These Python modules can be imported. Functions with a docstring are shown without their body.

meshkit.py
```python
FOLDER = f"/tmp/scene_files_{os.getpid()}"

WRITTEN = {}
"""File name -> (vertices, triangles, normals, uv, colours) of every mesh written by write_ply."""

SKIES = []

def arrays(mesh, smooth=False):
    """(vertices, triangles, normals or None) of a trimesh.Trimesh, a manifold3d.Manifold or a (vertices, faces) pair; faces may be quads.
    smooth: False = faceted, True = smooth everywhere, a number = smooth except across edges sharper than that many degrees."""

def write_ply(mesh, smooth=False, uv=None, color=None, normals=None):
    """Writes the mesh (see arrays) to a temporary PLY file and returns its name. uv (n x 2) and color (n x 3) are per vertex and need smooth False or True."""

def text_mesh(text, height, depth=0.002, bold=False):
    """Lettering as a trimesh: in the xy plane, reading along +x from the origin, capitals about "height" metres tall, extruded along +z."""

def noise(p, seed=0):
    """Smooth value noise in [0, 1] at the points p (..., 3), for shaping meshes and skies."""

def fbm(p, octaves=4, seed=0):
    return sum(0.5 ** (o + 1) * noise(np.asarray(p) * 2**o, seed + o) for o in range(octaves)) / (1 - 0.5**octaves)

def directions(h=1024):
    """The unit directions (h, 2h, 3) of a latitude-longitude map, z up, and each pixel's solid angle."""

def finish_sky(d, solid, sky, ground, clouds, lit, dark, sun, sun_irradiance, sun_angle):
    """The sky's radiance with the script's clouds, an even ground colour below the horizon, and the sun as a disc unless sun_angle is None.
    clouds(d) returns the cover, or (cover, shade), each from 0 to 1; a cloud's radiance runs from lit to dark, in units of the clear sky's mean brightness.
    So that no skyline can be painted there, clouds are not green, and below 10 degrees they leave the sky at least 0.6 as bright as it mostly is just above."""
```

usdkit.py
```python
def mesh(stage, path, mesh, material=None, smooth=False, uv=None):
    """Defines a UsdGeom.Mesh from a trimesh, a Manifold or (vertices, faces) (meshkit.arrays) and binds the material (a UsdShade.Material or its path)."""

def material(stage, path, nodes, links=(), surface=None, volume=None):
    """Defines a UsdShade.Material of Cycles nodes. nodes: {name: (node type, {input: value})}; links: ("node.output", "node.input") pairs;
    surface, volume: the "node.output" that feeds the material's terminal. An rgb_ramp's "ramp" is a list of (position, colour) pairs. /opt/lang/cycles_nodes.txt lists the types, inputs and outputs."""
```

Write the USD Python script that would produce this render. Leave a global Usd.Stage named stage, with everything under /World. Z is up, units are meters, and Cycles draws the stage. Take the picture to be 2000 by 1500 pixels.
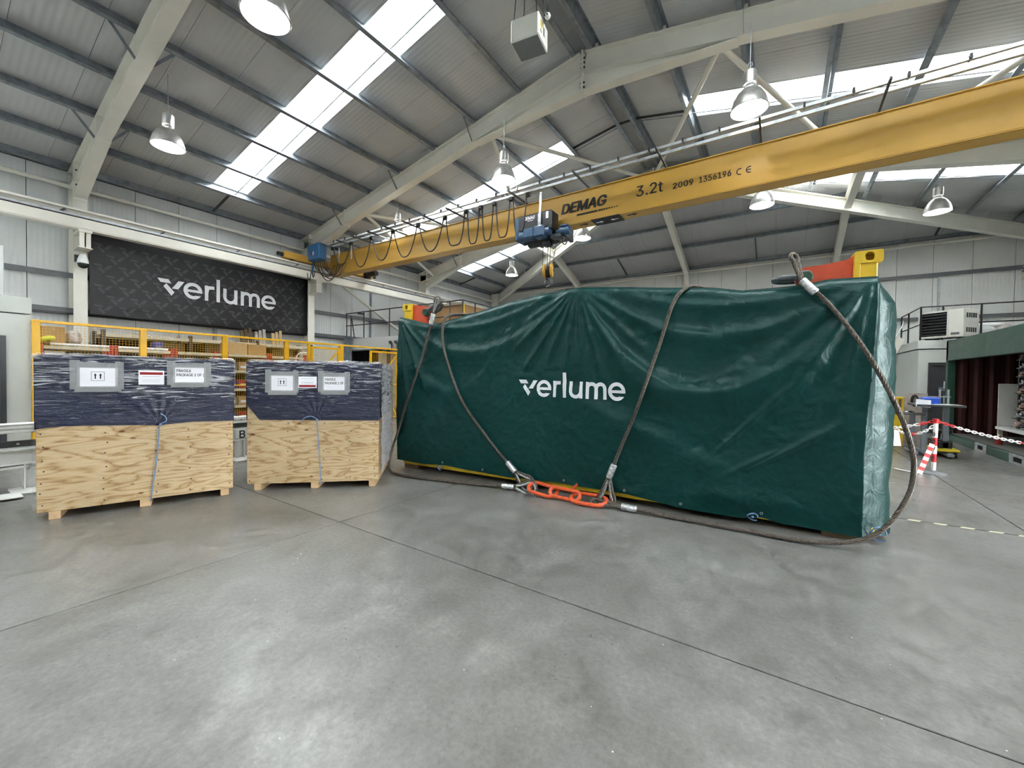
import math, numpy as np, trimesh, manifold3d as m3, usdkit, meshkit
from pxr import Usd, UsdGeom, UsdLux, UsdShade, Gf, Sdf
from shapely.geometry import Polygon, LineString, Point, box as sbox
from shapely.ops import unary_union
from shapely import affinity

stage = Usd.Stage.CreateInMemory()
UsdGeom.SetStageUpAxis(stage, 'Z'); UsdGeom.SetStageMetersPerUnit(stage, 1.0)
UsdGeom.Xform.Define(stage, '/World')
# ---------------------------------------------------------------- camera, sky, exposure
EXPOSURE = 1.15
SKY = 4.0
LAMP = 70.0
F, YAW, PITCH, ROLL, EYE = 790.5, .5860, -.01924, .01442, 1.57
_f = np.array([-np.sin(YAW)*np.cos(PITCH), np.cos(YAW)*np.cos(PITCH), np.sin(PITCH)])
_r = np.array([np.cos(YAW), np.sin(YAW), 0]); _u = np.cross(_r, _f)
_R = _r*np.cos(ROLL)+_u*np.sin(ROLL); _U = np.cross(_R, _f)
cam = UsdGeom.Camera.Define(stage, '/World/camera')
cam.CreateHorizontalApertureAttr(36.0); cam.CreateVerticalApertureAttr(27.0)
cam.CreateFocalLengthAttr(36.0*F/2000.0)
cam.CreateClippingRangeAttr((0.05, 500.0))
cam.CreateExposureAttr(EXPOSURE)
mtx = Gf.Matrix4d(*_R, 0, *_U, 0, *(-_f), 0, 0, 0, EYE, 1)
cam.AddTransformOp().Set(mtx)
sky = UsdLux.DomeLight.Define(stage, '/World/overcast_sky')
sky.CreateIntensityAttr(SKY); sky.CreateColorAttr(Gf.Vec3f(0.985, 0.995, 1.0))

# ---------------------------------------------------------------- materials
LOOKS = '/World/Looks'
_m = {}
def mat(name, nodes, links, surface):
    _m[name] = usdkit.material(stage, f'{LOOKS}/{name}', nodes, links, surface=surface); return _m[name]
def M(name, col, rough=.5, metal=0., var=.12, scale=3., bump=0., bscale=60., spec=.5, rvar=.08, extra=None):
    """Plain finish: base colour with a slow mottle, roughness with the same mottle, optional fine bump."""
    c = np.array(col, float)
    n = {'g': ('geometry', {}), 'n': ('noise_texture', {'scale': scale, 'detail': 4., 'roughness': .6}),
         'r': ('rgb_ramp', {'ramp': [(.25, tuple(c*(1-var))), (.75, tuple(np.minimum(c*(1+var), 1)))]}),
         'mr': ('map_range', {'from_min': .3, 'from_max': .7, 'to_min': max(rough-rvar, .02), 'to_max': min(rough+rvar, 1)}),
         'p': ('principled_bsdf', {'metallic': metal, 'specular_ior_level': spec, **(extra or {})})}
    l = [('g.position', 'n.vector'), ('n.fac', 'r.fac'), ('r.color', 'p.base_color'), ('n.fac', 'mr.value'), ('mr.result', 'p.roughness')]
    if bump:
        n['n2'] = ('noise_texture', {'scale': bscale, 'detail': 3.}); n['b'] = ('bump', {'strength': 1., 'distance': bump})
        l += [('g.position', 'n2.vector'), ('n2.fac', 'b.height'), ('b.normal', 'p.normal')]
    return mat(name, n, l, 'p.BSDF')
def emit(name, col, s):
    return mat(name, {'e': ('emission', {'color': col, 'strength': s})}, [], 'e.emission')
def ribbed(name, col, axis, period, rough=.45, depth=.004, var=.06):
    """Profiled cladding sheet: narrow ribs running across the given world axis."""
    c = np.array(col, float)
    sc = [0, 0, 0]; sc[axis] = 1.0
    n = {'g': ('geometry', {}), 'map': ('mapping', {'scale': tuple(sc)}),
         'w': ('wave_texture', {'wave_type': 'bands', 'bands_direction': 'xyz'[axis], 'profile': 'sine', 'scale': 0.314/period*1.0, 'detail': 0.}),
         'n': ('noise_texture', {'scale': .9, 'detail': 4.}),
         'r': ('rgb_ramp', {'ramp': [(.3, tuple(c*(1-var))), (.7, tuple(c*(1+var)))]}),
         'b': ('bump', {'strength': 1., 'distance': depth}), 'p': ('principled_bsdf', {'roughness': rough, 'specular_ior_level': .4})}
    l = [('g.position', 'map.vector'), ('map.vector', 'w.vector'), ('g.position', 'n.vector'), ('n.fac', 'r.fac'), ('r.color', 'p.base_color'), ('w.fac', 'b.height'), ('b.normal', 'p.normal')]
    return mat(name, n, l, 'p.BSDF')

M('steel_paint', (.80, .775, .70), .42, var=.05, scale=2., bump=.0006, bscale=25)
M('steel_web', (.56, .54, .49), .42, var=.05)
M('galv', (.27, .30, .33), .36, metal=.55, var=.14, scale=5.)
M('galv_light', (.5, .53, .56), .35, metal=.6, var=.1, scale=8.)
M('dark_steel', (.045, .047, .05), .45, var=.2, scale=6.)
M('black', (.012, .012, .013), .4, var=.2)
M('kerb_grp', (.42, .46, .46), .5, var=.05)
M('girt', (.15,.16,.17), .5, metal=.2, var=.15)  # darker than galvanised grey; shade on the undersides is put into the colour
M('rubber', (.015, .014, .014), .55, var=.2)
M('crane_yellow', (.57, .325, .05), .42, var=.06, scale=1.3, bump=.0004, bscale=12)
M('fence_yellow', (.83, .45, .012), .36, var=.06)
M('frame_yellow', (.80, .54, .03), .35, var=.08, scale=8.)
M('lug_red', (.66, .085, .03), .42, var=.12, scale=9.)
M('link_orange', (.72, .105, .03), .38, var=.22, scale=30.)
M('hoist_blue', (.035, .085, .17), .38, var=.12, scale=8.)
M('box_blue', (.03, .12, .28), .4, var=.08)
M('hoist_black', (.02, .024, .03), .4, var=.15)
M('white_paint', (.72, .73, .71), .4, var=.05, scale=4.)
M('block_white', (.62, .65, .62), .65, var=.05, scale=2., bump=.0012, bscale=60)
M('room_white', (.68, .70, .70), .55, var=.04, scale=2.)
M('door_grey', (.045, .05, .056), .4, var=.1)
M('heater_cream', (.72, .72, .66), .4, var=.04)
M('grille_grey', (.20, .20, .20), .6, var=.15, scale=40.)
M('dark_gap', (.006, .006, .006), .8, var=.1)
M('timber', (.62, .43, .24), .6, var=.18, scale=14.)
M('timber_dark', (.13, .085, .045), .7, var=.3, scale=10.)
M('paper', (.84, .85, .90), .55, var=.02)
M('print_black', (.012, .012, .014), .6, var=.05)
M('print_grey', (.33, .33, .36), .6, var=.05)
M('print_red', (.30, .012, .016), .5, var=.05)
M('logo_white', (.86, .88, .93), .5, var=.02)
M('rope_blue', (.16, .26, .50), .6, var=.25, scale=60.)
M('wire', (.155, .135, .115), .36, metal=.75, var=.35, scale=40.)
M('ferrule', (.74, .75, .77), .3, metal=.85, var=.12, scale=40., bump=.002, bscale=50)
M('thimble', (.42, .43, .43), .33, metal=.85, var=.2, scale=40.)
M('shackle', (.13, .14, .15), .42, metal=.5, var=.25, scale=25.)
M('rack_red', (.42, .03, .03), .45, var=.1)
M('rack_cream', (.58, .54, .44), .5, var=.1)
M('card', (.42, .26, .12), .75, var=.12, scale=5.)
M('card_pale', (.50, .34, .18), .75, var=.12, scale=5.)
M('bin_blue', (.03, .05, .28), .4, var=.1)
M('bin_grey', (.16, .17, .18), .5, var=.1)
M('bin_red', (.32, .03, .03), .45, var=.1)
M('bag_yellow', (.62, .62, .05), .5, var=.1)
M('film_pile', (.50, .45, .42), .35, var=.3, scale=9.)
M('ply_brown', (.40, .24, .11), .6, var=.12, scale=4.)
M('cont_green', (.028, .085, .058), .42, var=.12, scale=3.)
M('cont_red', (.055, .012, .010), .5, var=.2, scale=3.)
M('cont_floor', (.12, .12, .11), .6, var=.2, scale=4.)
M('bench_grey', (.26, .29, .34), .4, var=.08)
M('bench_top', (.08, .085, .09), .4, var=.1)
M('bright_metal', (.62, .63, .65), .25, metal=.9, var=.15, scale=30.)
M('brass', (.62, .46, .40), .35, metal=.4, var=.3, scale=30.)
M('barrier_red', (.66, .025, .03), .4, var=.05)
M('barrier_white', (.82, .82, .82), .4, var=.03)
M('dolly_yellow', (.80, .62, .02), .35, var=.06)
M('bin_royal', (.02, .10, .62), .4, var=.05)
M('wool', (.6, .6, .58), .6, var=.3, scale=20.)
M('tape_pale', (.66, .62, .42), .5, var=.1, scale=20.)
M('tape_black', (.03, .03, .035), .5, var=.1, scale=20.)
M('reflector_out', (.55, .54, .52), .3, metal=.7, var=.1)
M('cctv_white', (.78, .78, .78), .35, var=.02)
M('dome_black', (.008, .02, .018), .08, var=.1)
M('green_mark', (.02, .07, .035), .4, var=.2)
emit('lamp_glow', (1., .97, .90), LAMP)
ribbed('roof_sheet_side', (.56, .56, .565), 1, .11)
ribbed('roof_sheet_end', (.46, .46, .465), 0, .11)
ribbed('wall_sheet_side', (.66, .68, .68), 1, .10)
ribbed('wall_sheet_end', (.80, .80, .78), 0, .10)

def special():
    # power-floated concrete: cloudy mottle, streaks, dark pinholes, pale scuffs, satin sheen
    n = {'g': ('geometry', {}),
         'mp': ('mapping', {'scale': (1., .75, 1.), 'rotation': (0, 0, .35)}),
         'n1': ('noise_texture', {'scale': .55, 'detail': 6., 'roughness': .62, 'distortion': .6}),
         'n2': ('noise_texture', {'scale': 5., 'detail': 9., 'roughness': .78, 'distortion': .3}),
         'n3': ('noise_texture', {'scale': 32., 'detail': 5., 'roughness': .75}),
         'r1': ('rgb_ramp', {'ramp': [(.30, (.118, .114, .103)), (.5, (.168, .165, .155)), (.70, (.222, .222, .216))]}),
         'r2': ('rgb_ramp', {'ramp': [(.32, (.66, .65, .63)), (.5, (1., 1., 1.)), (.68, (1.34, 1.34, 1.34))]}),
         'r3': ('rgb_ramp', {'ramp': [(.32, (.82, .82, .82)), (.68, (1.16, 1.16, 1.16))]}),
         'v': ('voronoi_texture', {'scale': 17., 'feature': 'f1', 'randomness': 1.}),
         'pin': ('rgb_ramp', {'ramp': [(0., (.25, .25, .24)), (.07, (.4, .4, .4)), (.11, (1, 1, 1))]}),
         'nm': ('noise_texture', {'scale': 1.1, 'detail': 3.}),
         'pm': ('rgb_ramp', {'ramp': [(.45, (0, 0, 0)), (.62, (1, 1, 1))]}),
         'pinmix': ('mix_color', {'a': (1., 1., 1.)}),
         'm1': ('mix_color', {'blend_type': 'multiply', 'fac': 1., 'use_clamp': False}), 'm2': ('mix_color', {'blend_type': 'multiply', 'fac': 1., 'use_clamp': False}), 'm3': ('mix_color', {'blend_type': 'multiply', 'fac': 1.}),
         'ro': ('map_range', {'from_min': .3, 'from_max': .7, 'to_min': .38, 'to_max': .20}),
         'b': ('bump', {'strength': .5, 'distance': .004}),
         'p': ('principled_bsdf', {'specular_ior_level': .5})}
    l = [('g.position', 'mp.vector'), ('g.position', 'n1.vector'), ('mp.vector', 'n2.vector'), ('g.position', 'n3.vector'), ('g.position', 'v.vector'), ('g.position', 'nm.vector'),
         ('n1.fac', 'r1.fac'), ('n2.fac', 'r2.fac'), ('n3.fac', 'r3.fac'), ('r1.color', 'm1.a'), ('r2.color', 'm1.b'), ('m1.result', 'm2.a'), ('r3.color', 'm2.b'),
         ('v.distance', 'pin.fac'), ('nm.fac', 'pm.fac'), ('pm.color', 'pinmix.fac'), ('pin.color', 'pinmix.b'), ('m2.result', 'm3.a'), ('pinmix.result', 'm3.b'),
         ('m3.result', 'p.base_color'), ('n2.fac', 'ro.value'), ('ro.result', 'p.roughness'), ('n2.fac', 'b.height'), ('b.normal', 'p.normal')]
    mat('concrete', n, l, 'p.BSDF')
    # softwood plywood: flame grain from distorted bands, knots
    n = {'t': ('texture_coordinate', {}), 'mp': ('mapping', {'scale': (1., 1., 5.5)}),
         'ns': ('noise_texture', {'scale': 1.25, 'detail': 2.5, 'roughness': .5, 'distortion': .35}),
         'mm': ('math', {'math_type': 'multiply', 'value2': 17.}), 'fr': ('math', {'math_type': 'pingpong', 'value2': 1.}),
         'r': ('rgb_ramp', {'ramp': [(0., (.36, .225, .105)), (.16, (.51, .36, .185)), (.5, (.60, .465, .275)), (1., (.63, .505, .32))]}),
         'n2': ('noise_texture', {'scale': 1.1, 'detail': 3.}), 'r2': ('rgb_ramp', {'ramp': [(.3, (.83, .79, .72)), (.65, (1.08, 1.06, 1.02))]}),
         'mf': ('mapping', {'scale': (3., 3., 120.)}), 'n3': ('noise_texture', {'scale': 1.5, 'detail': 3.}), 'r3': ('rgb_ramp', {'ramp': [(.3, (.9, .88, .85)), (.7, (1.06, 1.06, 1.06))]}),
         'm1': ('mix_color', {'blend_type': 'multiply', 'fac': 1.}), 'm2': ('mix_color', {'blend_type': 'multiply', 'fac': 1.}),
         'mk': ('mapping', {'scale': (1.6, 1.6, 3.)}), 'v': ('voronoi_texture', {'scale': 1.6, 'feature': 'f1', 'randomness': 1.}),
         'kr': ('rgb_ramp', {'ramp': [(0., (.30, .17, .09)), (.05, (.5, .33, .2)), (.085, (1, 1, 1))]}), 'm3': ('mix_color', {'blend_type': 'multiply', 'fac': 1.}),
         'p': ('principled_bsdf', {'roughness': .55, 'specular_ior_level': .35})}
    l = [('t.object', 'mp.vector'), ('mp.vector', 'ns.vector'), ('ns.fac', 'mm.value1'), ('mm.value', 'fr.value1'), ('fr.value', 'r.fac'), ('t.object', 'n2.vector'), ('n2.fac', 'r2.fac'),
         ('t.object', 'mf.vector'), ('mf.vector', 'n3.vector'), ('n3.fac', 'r3.fac'), ('r.color', 'm1.a'), ('r2.color', 'm1.b'), ('m1.result', 'm2.a'), ('r3.color', 'm2.b'),
         ('t.object', 'mk.vector'), ('mk.vector', 'v.vector'), ('v.distance', 'kr.fac'), ('m2.result', 'm3.a'), ('kr.color', 'm3.b'), ('m3.result', 'p.base_color')]
    mat('plywood', n, l, 'p.BSDF')
    # green coated tarpaulin: satin PVC with a faint weave and small creases
    n = {'g': ('geometry', {}), 'n': ('noise_texture', {'scale': 1.6, 'detail': 5.}),
         'r': ('rgb_ramp', {'ramp': [(.3, (.0012, .034, .031)), (.7, (.0022, .044, .040))]}),
         'n2': ('noise_texture', {'scale': 5.5, 'detail': 5., 'roughness': .55, 'distortion': 1.6}), 'b': ('bump', {'strength': .5, 'distance': .02}),
         'p': ('principled_bsdf', {'roughness': .34, 'specular_ior_level': .34, 'specular_tint': (.75, 1., 1.)})}
    l = [('g.position', 'n.vector'), ('n.fac', 'r.fac'), ('r.color', 'p.base_color'), ('g.position', 'n2.vector'), ('n2.fac', 'b.height'), ('b.normal', 'p.normal')]
    mat('tarpaulin', n, l, 'p.BSDF')
    # navy polythene sheet
    n = {'g': ('geometry', {}), 'n': ('noise_texture', {'scale': 2.2, 'detail': 4.}), 'r': ('rgb_ramp', {'ramp': [(.3, (.006, .009, .032)), (.7, (.011, .016, .05))]}),
         'mp': ('mapping', {'scale': (2.2, 2.2, 9.)}), 'n2': ('noise_texture', {'scale': 2.2, 'detail': 5., 'roughness': .6, 'distortion': .8}), 'b': ('bump', {'strength': .8, 'distance': .03}),
         'p': ('principled_bsdf', {'roughness': .25, 'specular_ior_level': .5})}
    l = [('g.position', 'n.vector'), ('n.fac', 'r.fac'), ('r.color', 'p.base_color'), ('g.position', 'mp.vector'), ('mp.vector', 'n2.vector'), ('n2.fac', 'b.height'), ('b.normal', 'p.normal')]
    mat('navy_sheet', n, l, 'p.BSDF')
    # clear stretch film: mostly see-through, glossy, crumpled in long horizontal creases
    # skylight glints on bunched creases painted as white streaks; more layers near the top
    for nm, lo, hi, zs, k0, k1 in (('film', .50, .66, 13., .0, 1.), ('film_dense', .40, .60, 8., 1., 1.)):
        n = {'g': ('geometry', {}), 'sx': ('separate_xyz', {}), 'zr': ('map_range', {'from_min': .95, 'from_max': 1.5, 'to_min': k0*.16-.09*(1-k0), 'to_max': .02+k1*.06, 'clamp': True}),
             'mp': ('mapping', {'scale': (1.1, 1.1, zs), 'rotation': (.10, .06, 0)}), 'n2': ('noise_texture', {'scale': 3., 'detail': 6., 'roughness': .62, 'distortion': 1.2}),
             'mb': ('mapping', {'scale': (1., 1., 6.)}), 'n3': ('noise_texture', {'scale': 3.5, 'detail': 3., 'distortion': 1.}), 'b': ('bump', {'strength': .7, 'distance': .05}),
             'ad': ('math', {'math_type': 'add'}), 'st': ('map_range', {'from_min': lo+.08, 'from_max': hi+.08, 'to_min': 0., 'to_max': .78, 'clamp': True}), 
             'tr': ('transparent_bsdf', {'color': (.98, .98, .99)}), 'gl': ('glossy_bsdf', {'color': (.95, .96, 1.), 'roughness': .16}),
             'df': ('diffuse_bsdf', {'color': (.78, .80, .86)}), 'mx': ('mix_closure', {'fac': .03}), 'd2': ('mix_closure', {'fac': .35}), 'hz': ('mix_closure', {})}
        l = [('g.position', 'mp.vector'), ('mp.vector', 'n2.vector'), ('g.position', 'mb.vector'), ('mb.vector', 'n3.vector'), ('n3.fac', 'b.height'), ('b.normal', 'gl.normal'), ('g.position', 'sx.vector'), ('sx.z', 'zr.value'),
             ('n2.fac', 'ad.value1'), ('zr.result', 'ad.value2'), ('ad.value', 'st.value'), ('st.result', 'hz.fac'), ('tr.BSDF', 'mx.closure1'), ('gl.BSDF', 'mx.closure2'), ('df.BSDF', 'd2.closure1'), ('gl.BSDF', 'd2.closure2'), ('mx.closure', 'hz.closure1'), ('d2.closure', 'hz.closure2')]
        mat(nm, n, l, 'hz.closure')
    # clear sticky tape and document sleeves
    n = {'tr': ('transparent_bsdf', {'color': (.9, .9, .9)}), 'df': ('diffuse_bsdf', {'color': (.62, .64, .66)}), 'gl': ('glossy_bsdf', {'roughness': .2}),
         'm1': ('mix_closure', {'fac': .3}), 'm2': ('mix_closure', {'fac': .06})}
    mat('sleeve', n, [('tr.BSDF', 'm1.closure1'), ('df.BSDF', 'm1.closure2'), ('m1.closure', 'm2.closure1'), ('gl.BSDF', 'm2.closure2')], 'm2.closure')
    # skylight pane
    n = {'tr': ('transparent_bsdf', {'color': (.93, .95, .95)}), 'gl': ('glossy_bsdf', {'roughness': .1}), 'm': ('mix_closure', {'fac': .04})}
    mat('rooflight', n, [('tr.BSDF', 'm.closure1'), ('gl.BSDF', 'm.closure2')], 'm.closure')
    # banner cloth
    n = {'g': ('geometry', {}), 'n2': ('noise_texture', {'scale': 2.5, 'detail': 3., 'distortion': 1.}), 'b': ('bump', {'strength': .5, 'distance': .03}),
         'p': ('principled_bsdf', {'base_color': (.014, .014, .017), 'roughness': .45})}
    mat('banner_black', n, [('g.position', 'n2.vector'), ('n2.fac', 'b.height'), ('b.normal', 'p.normal')], 'p.BSDF')
    n = {'p': ('principled_bsdf', {'base_color': (.058, .058, .066), 'roughness': .5})}
    mat('banner_grey', n, [], 'p.BSDF')
    # spun aluminium reflector, bright inside
    n = {'p': ('principled_bsdf', {'base_color': (.42, .42, .41), 'roughness': .28, 'metallic': .6})}
    mat('reflector_in', n, [], 'p.BSDF')
special()

# ---------------------------------------------------------------- mesh building
def unit(a):
    a = np.asarray(a, float); return a/np.linalg.norm(a)
class MB:
    def __init__(s): s.v, s.f, s.n = [], [], 0
    def add(s, v, f):
        v = np.asarray(v, float); f = np.asarray(f, int)
        if f.shape[1] == 4: f = np.vstack([f[:, [0, 1, 2]], f[:, [0, 2, 3]]])
        s.v.append(v); s.f.append(f+s.n); s.n += len(v); return s
    def mesh(s, m): return s.add(m.vertices, m.faces)
    def get(s): return np.vstack(s.v), np.vstack(s.f)
    def frame(s, v, f, o, X, Y, Z):
        w = np.asarray(o)+np.outer(v[:, 0], X)+np.outer(v[:, 1], Y)+np.outer(v[:, 2], Z)
        f = np.asarray(f)
        if np.dot(np.cross(X, Y), Z) < 0: f = f[:, ::-1]
        return s.add(w, f)
    def box(s, lo, hi):
        lo, hi = np.minimum(lo, hi), np.maximum(lo, hi)
        v = np.array([[(lo, hi)[i][0], (lo, hi)[j][1], (lo, hi)[k][2]] for i in (0, 1) for j in (0, 1) for k in (0, 1)])
        return s.add(v, BOXF)
    def cbox(s, lo, hi, c=.01, o=None, X=(1, 0, 0), Y=(0, 1, 0), Z=(0, 0, 1)):
        """Chamfered box; with o, in the frame o X Y Z."""
        lo, hi = np.minimum(lo, hi).astype(float), np.maximum(lo, hi).astype(float); c = min(c, .45*(hi-lo).min())
        pts = []
        for i in (0, 1):
            for j in (0, 1):
                for k in (0, 1):
                    p = np.array([(lo, hi)[i][0], (lo, hi)[j][1], (lo, hi)[k][2]]); sg = np.array([1-2*i, 1-2*j, 1-2*k])*c
                    for a in range(3):
                        q = p+sg; q[a] = p[a]; pts.append(q)
        h = m3.Manifold.hull_points(np.array(pts)).to_mesh()
        v, f = h.vert_properties[:, :3], h.tri_verts
        return s.add(v, f) if o is None else s.frame(v, f, o, np.asarray(X, float), np.asarray(Y, float), np.asarray(Z, float))
    def bar(s, p, q, w, h, up=(0, 0, 1)):
        p, q = np.asarray(p, float), np.asarray(q, float); Z = unit(q-p)
        if abs(np.dot(Z, unit(up))) > .98: up = (0, 1, 0) if abs(Z[1]) < .9 else (1, 0, 0)
        X = unit(np.cross(up, Z)); Y = np.cross(Z, X); L = np.linalg.norm(q-p)
        v = np.array([[x, y, z] for x in (-w/2, w/2) for y in (-h/2, h/2) for z in (0, L)])
        return s.frame(v, BOXF, p, X, Y, Z)
    def prism(s, poly, o, X, Y, Z, d):
        for g in getattr(poly, 'geoms', [poly]):
            if g.is_empty or g.area < 1e-9: continue
            m = trimesh.creation.extrude_polygon(g, d, engine='earcut')
            s.frame(np.array(m.vertices), np.array(m.faces), o, np.asarray(X, float), np.asarray(Y, float), np.asarray(Z, float))
        return s
    def ibeam(s, p, q, h, b, tw=.012, tf=.018, up=(0, 0, 1)):
        p, q = np.asarray(p, float), np.asarray(q, float); Z = unit(q-p); X = unit(np.cross(up, Z)); Y = np.cross(Z, X)
        P = unary_union([sbox(-b/2, -h/2, b/2, -h/2+tf), sbox(-b/2, h/2-tf, b/2, h/2), sbox(-tw/2, -h/2, tw/2, h/2)])
        return s.prism(P, p, X, Y, Z, np.linalg.norm(q-p))
    def tube(s, pts, r, n=8, closed=False):
        pts = np.asarray(pts, float); r = np.broadcast_to(np.asarray(r, float), (len(pts),))
        T = np.roll(pts, -1, 0)-np.roll(pts, 1, 0) if closed else np.gradient(pts, axis=0)
        T /= np.maximum(np.linalg.norm(T, axis=1, keepdims=True), 1e-12)
        X = np.cross(T[0], (0, 0, 1) if abs(T[0][2]) < .9 else (1, 0, 0)); X = unit(X); N = []
        for t in T:
            X = unit(X-t*np.dot(X, t)); N.append(X)
        N = np.array(N); B = np.cross(T, N)
        if closed:  # untwist
            e = N[0]-T[-1]*np.dot(N[0], T[-1]); ang = math.atan2(np.dot(e, B[-1]), np.dot(e, N[-1]))
            a = np.linspace(0, ang, len(pts), endpoint=False)[:, None]; N, B = N*np.cos(a)+B*np.sin(a), B*np.cos(a)-N*np.sin(a)
        th = np.arange(n)/n*2*np.pi
        v = (pts[:, None]+r[:, None, None]*(N[:, None]*np.cos(th)[:, None]+B[:, None]*np.sin(th)[:, None])).reshape(-1, 3)
        m = len(pts); f = []
        for i in range(m if closed else m-1):
            a, b = i*n, ((i+1) % m)*n
            for k in range(n): f.append((a+k, a+(k+1) % n, b+(k+1) % n, b+k))
        s.add(v, f)
        if not closed:
            for i, rev in ((0, 1), (m-1, 0)):
                c = np.vstack([v[i*n:(i+1)*n], pts[i]]); g = [(k, (k+1) % n, n) for k in range(n)]
                s.add(c, [x[::-1] for x in g] if rev else g)
        return s
    def lathe(s, prof, n=24, o=(0, 0, 0), Z=(0, 0, 1)):
        """prof: (radius, height) points from one end to the other."""
        Z = unit(Z); X = unit(np.cross(Z, (0, 0, 1) if abs(Z[2]) < .9 else (1, 0, 0))); Y = np.cross(Z, X)
        th = np.arange(n)/n*2*np.pi; prof = np.array(prof, float); k = len(prof)
        v = np.array([[r*np.cos(t), r*np.sin(t), h] for r, h in prof for t in th]); f = []
        for i in range(k-1):
            for j in range(n): f.append((i*n+j, i*n+(j+1) % n, (i+1)*n+(j+1) % n, (i+1)*n+j))
        return s.frame(v, np.vstack([np.array(f)[:, [0, 1, 2]], np.array(f)[:, [0, 2, 3]]]), o, X, Y, Z)
    def cyl(s, p, q, r, n=16):
        p, q = np.asarray(p, float), np.asarray(q, float); L = np.linalg.norm(q-p)
        c = min(.08*r, .1*L)
        return s.lathe([(0, 0), (r-c, 0), (r, c), (r, L-c), (r-c, L), (0, L)], n, p, q-p)
    def ball(s, c, r, sub=2, sc=(1, 1, 1)):
        m = trimesh.creation.icosphere(sub, r); return s.add(np.array(m.vertices)*sc+np.asarray(c), m.faces)
BOXF = np.array([(0, 1, 3), (0, 3, 2), (4, 6, 7), (4, 7, 5), (0, 4, 5), (0, 5, 1), (2, 3, 7), (2, 7, 6), (0, 2, 6), (0, 6, 4), (1, 5, 7), (1, 7, 3)])
def spline(pts, step=.03):
    """Catmull-Rom through the points, resampled evenly."""
    p = np.asarray(pts, float); p = np.vstack([2*p[0]-p[1], p, 2*p[-1]-p[-2]]); out = []
    for i in range(1, len(p)-2):
        t = np.linspace(0, 1, 24, endpoint=False)[:, None]
        out.append(.5*((2*p[i])+(p[i+1]-p[i-1])*t+(2*p[i-1]-5*p[i]+4*p[i+1]-p[i+2])*t**2+(3*p[i]-p[i-1]-3*p[i+1]+p[i+2])*t**3))
    q = np.vstack(out+[p[-2:-1]]); d = np.r_[0, np.cumsum(np.linalg.norm(np.diff(q, axis=0), axis=1))]
    x = np.linspace(0, d[-1], max(int(d[-1]/step)+1, 3))
    return np.stack([np.interp(x, d, q[:, k]) for k in range(3)], 1)

# ---------------------------------------------------------------- prims
_count = {}
def numbered(parent, name):
    k = (parent, name); i = _count.get(k, 0); _count[k] = i+1
    return f'{parent}/{name}'+(f'_{i:03d}' if i else '')
class T: pass
def tag(prim, label=None, cat=None, group=None, kind=None):
    for k, v in (('label', label), ('category', cat), ('group', group), ('kind', kind)):
        if v: prim.SetCustomDataByKey(k, v)
def thing(name, label, cat, base=(0, 0, 0), rz=0., group=None, kind=None):
    t = T(); t.path = numbered('/World', name); t.base = np.array(base, float); t.rz = rz
    x = UsdGeom.Xform.Define(stage, t.path); x.AddTranslateOp().Set(Gf.Vec3d(*map(float, base))); x.AddRotateZOp().Set(math.degrees(rz))
    t.prim = x.GetPrim(); t.name = name; t.cat = cat; t.group = group; tag(t.prim, label, cat, group, kind); return t
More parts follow.
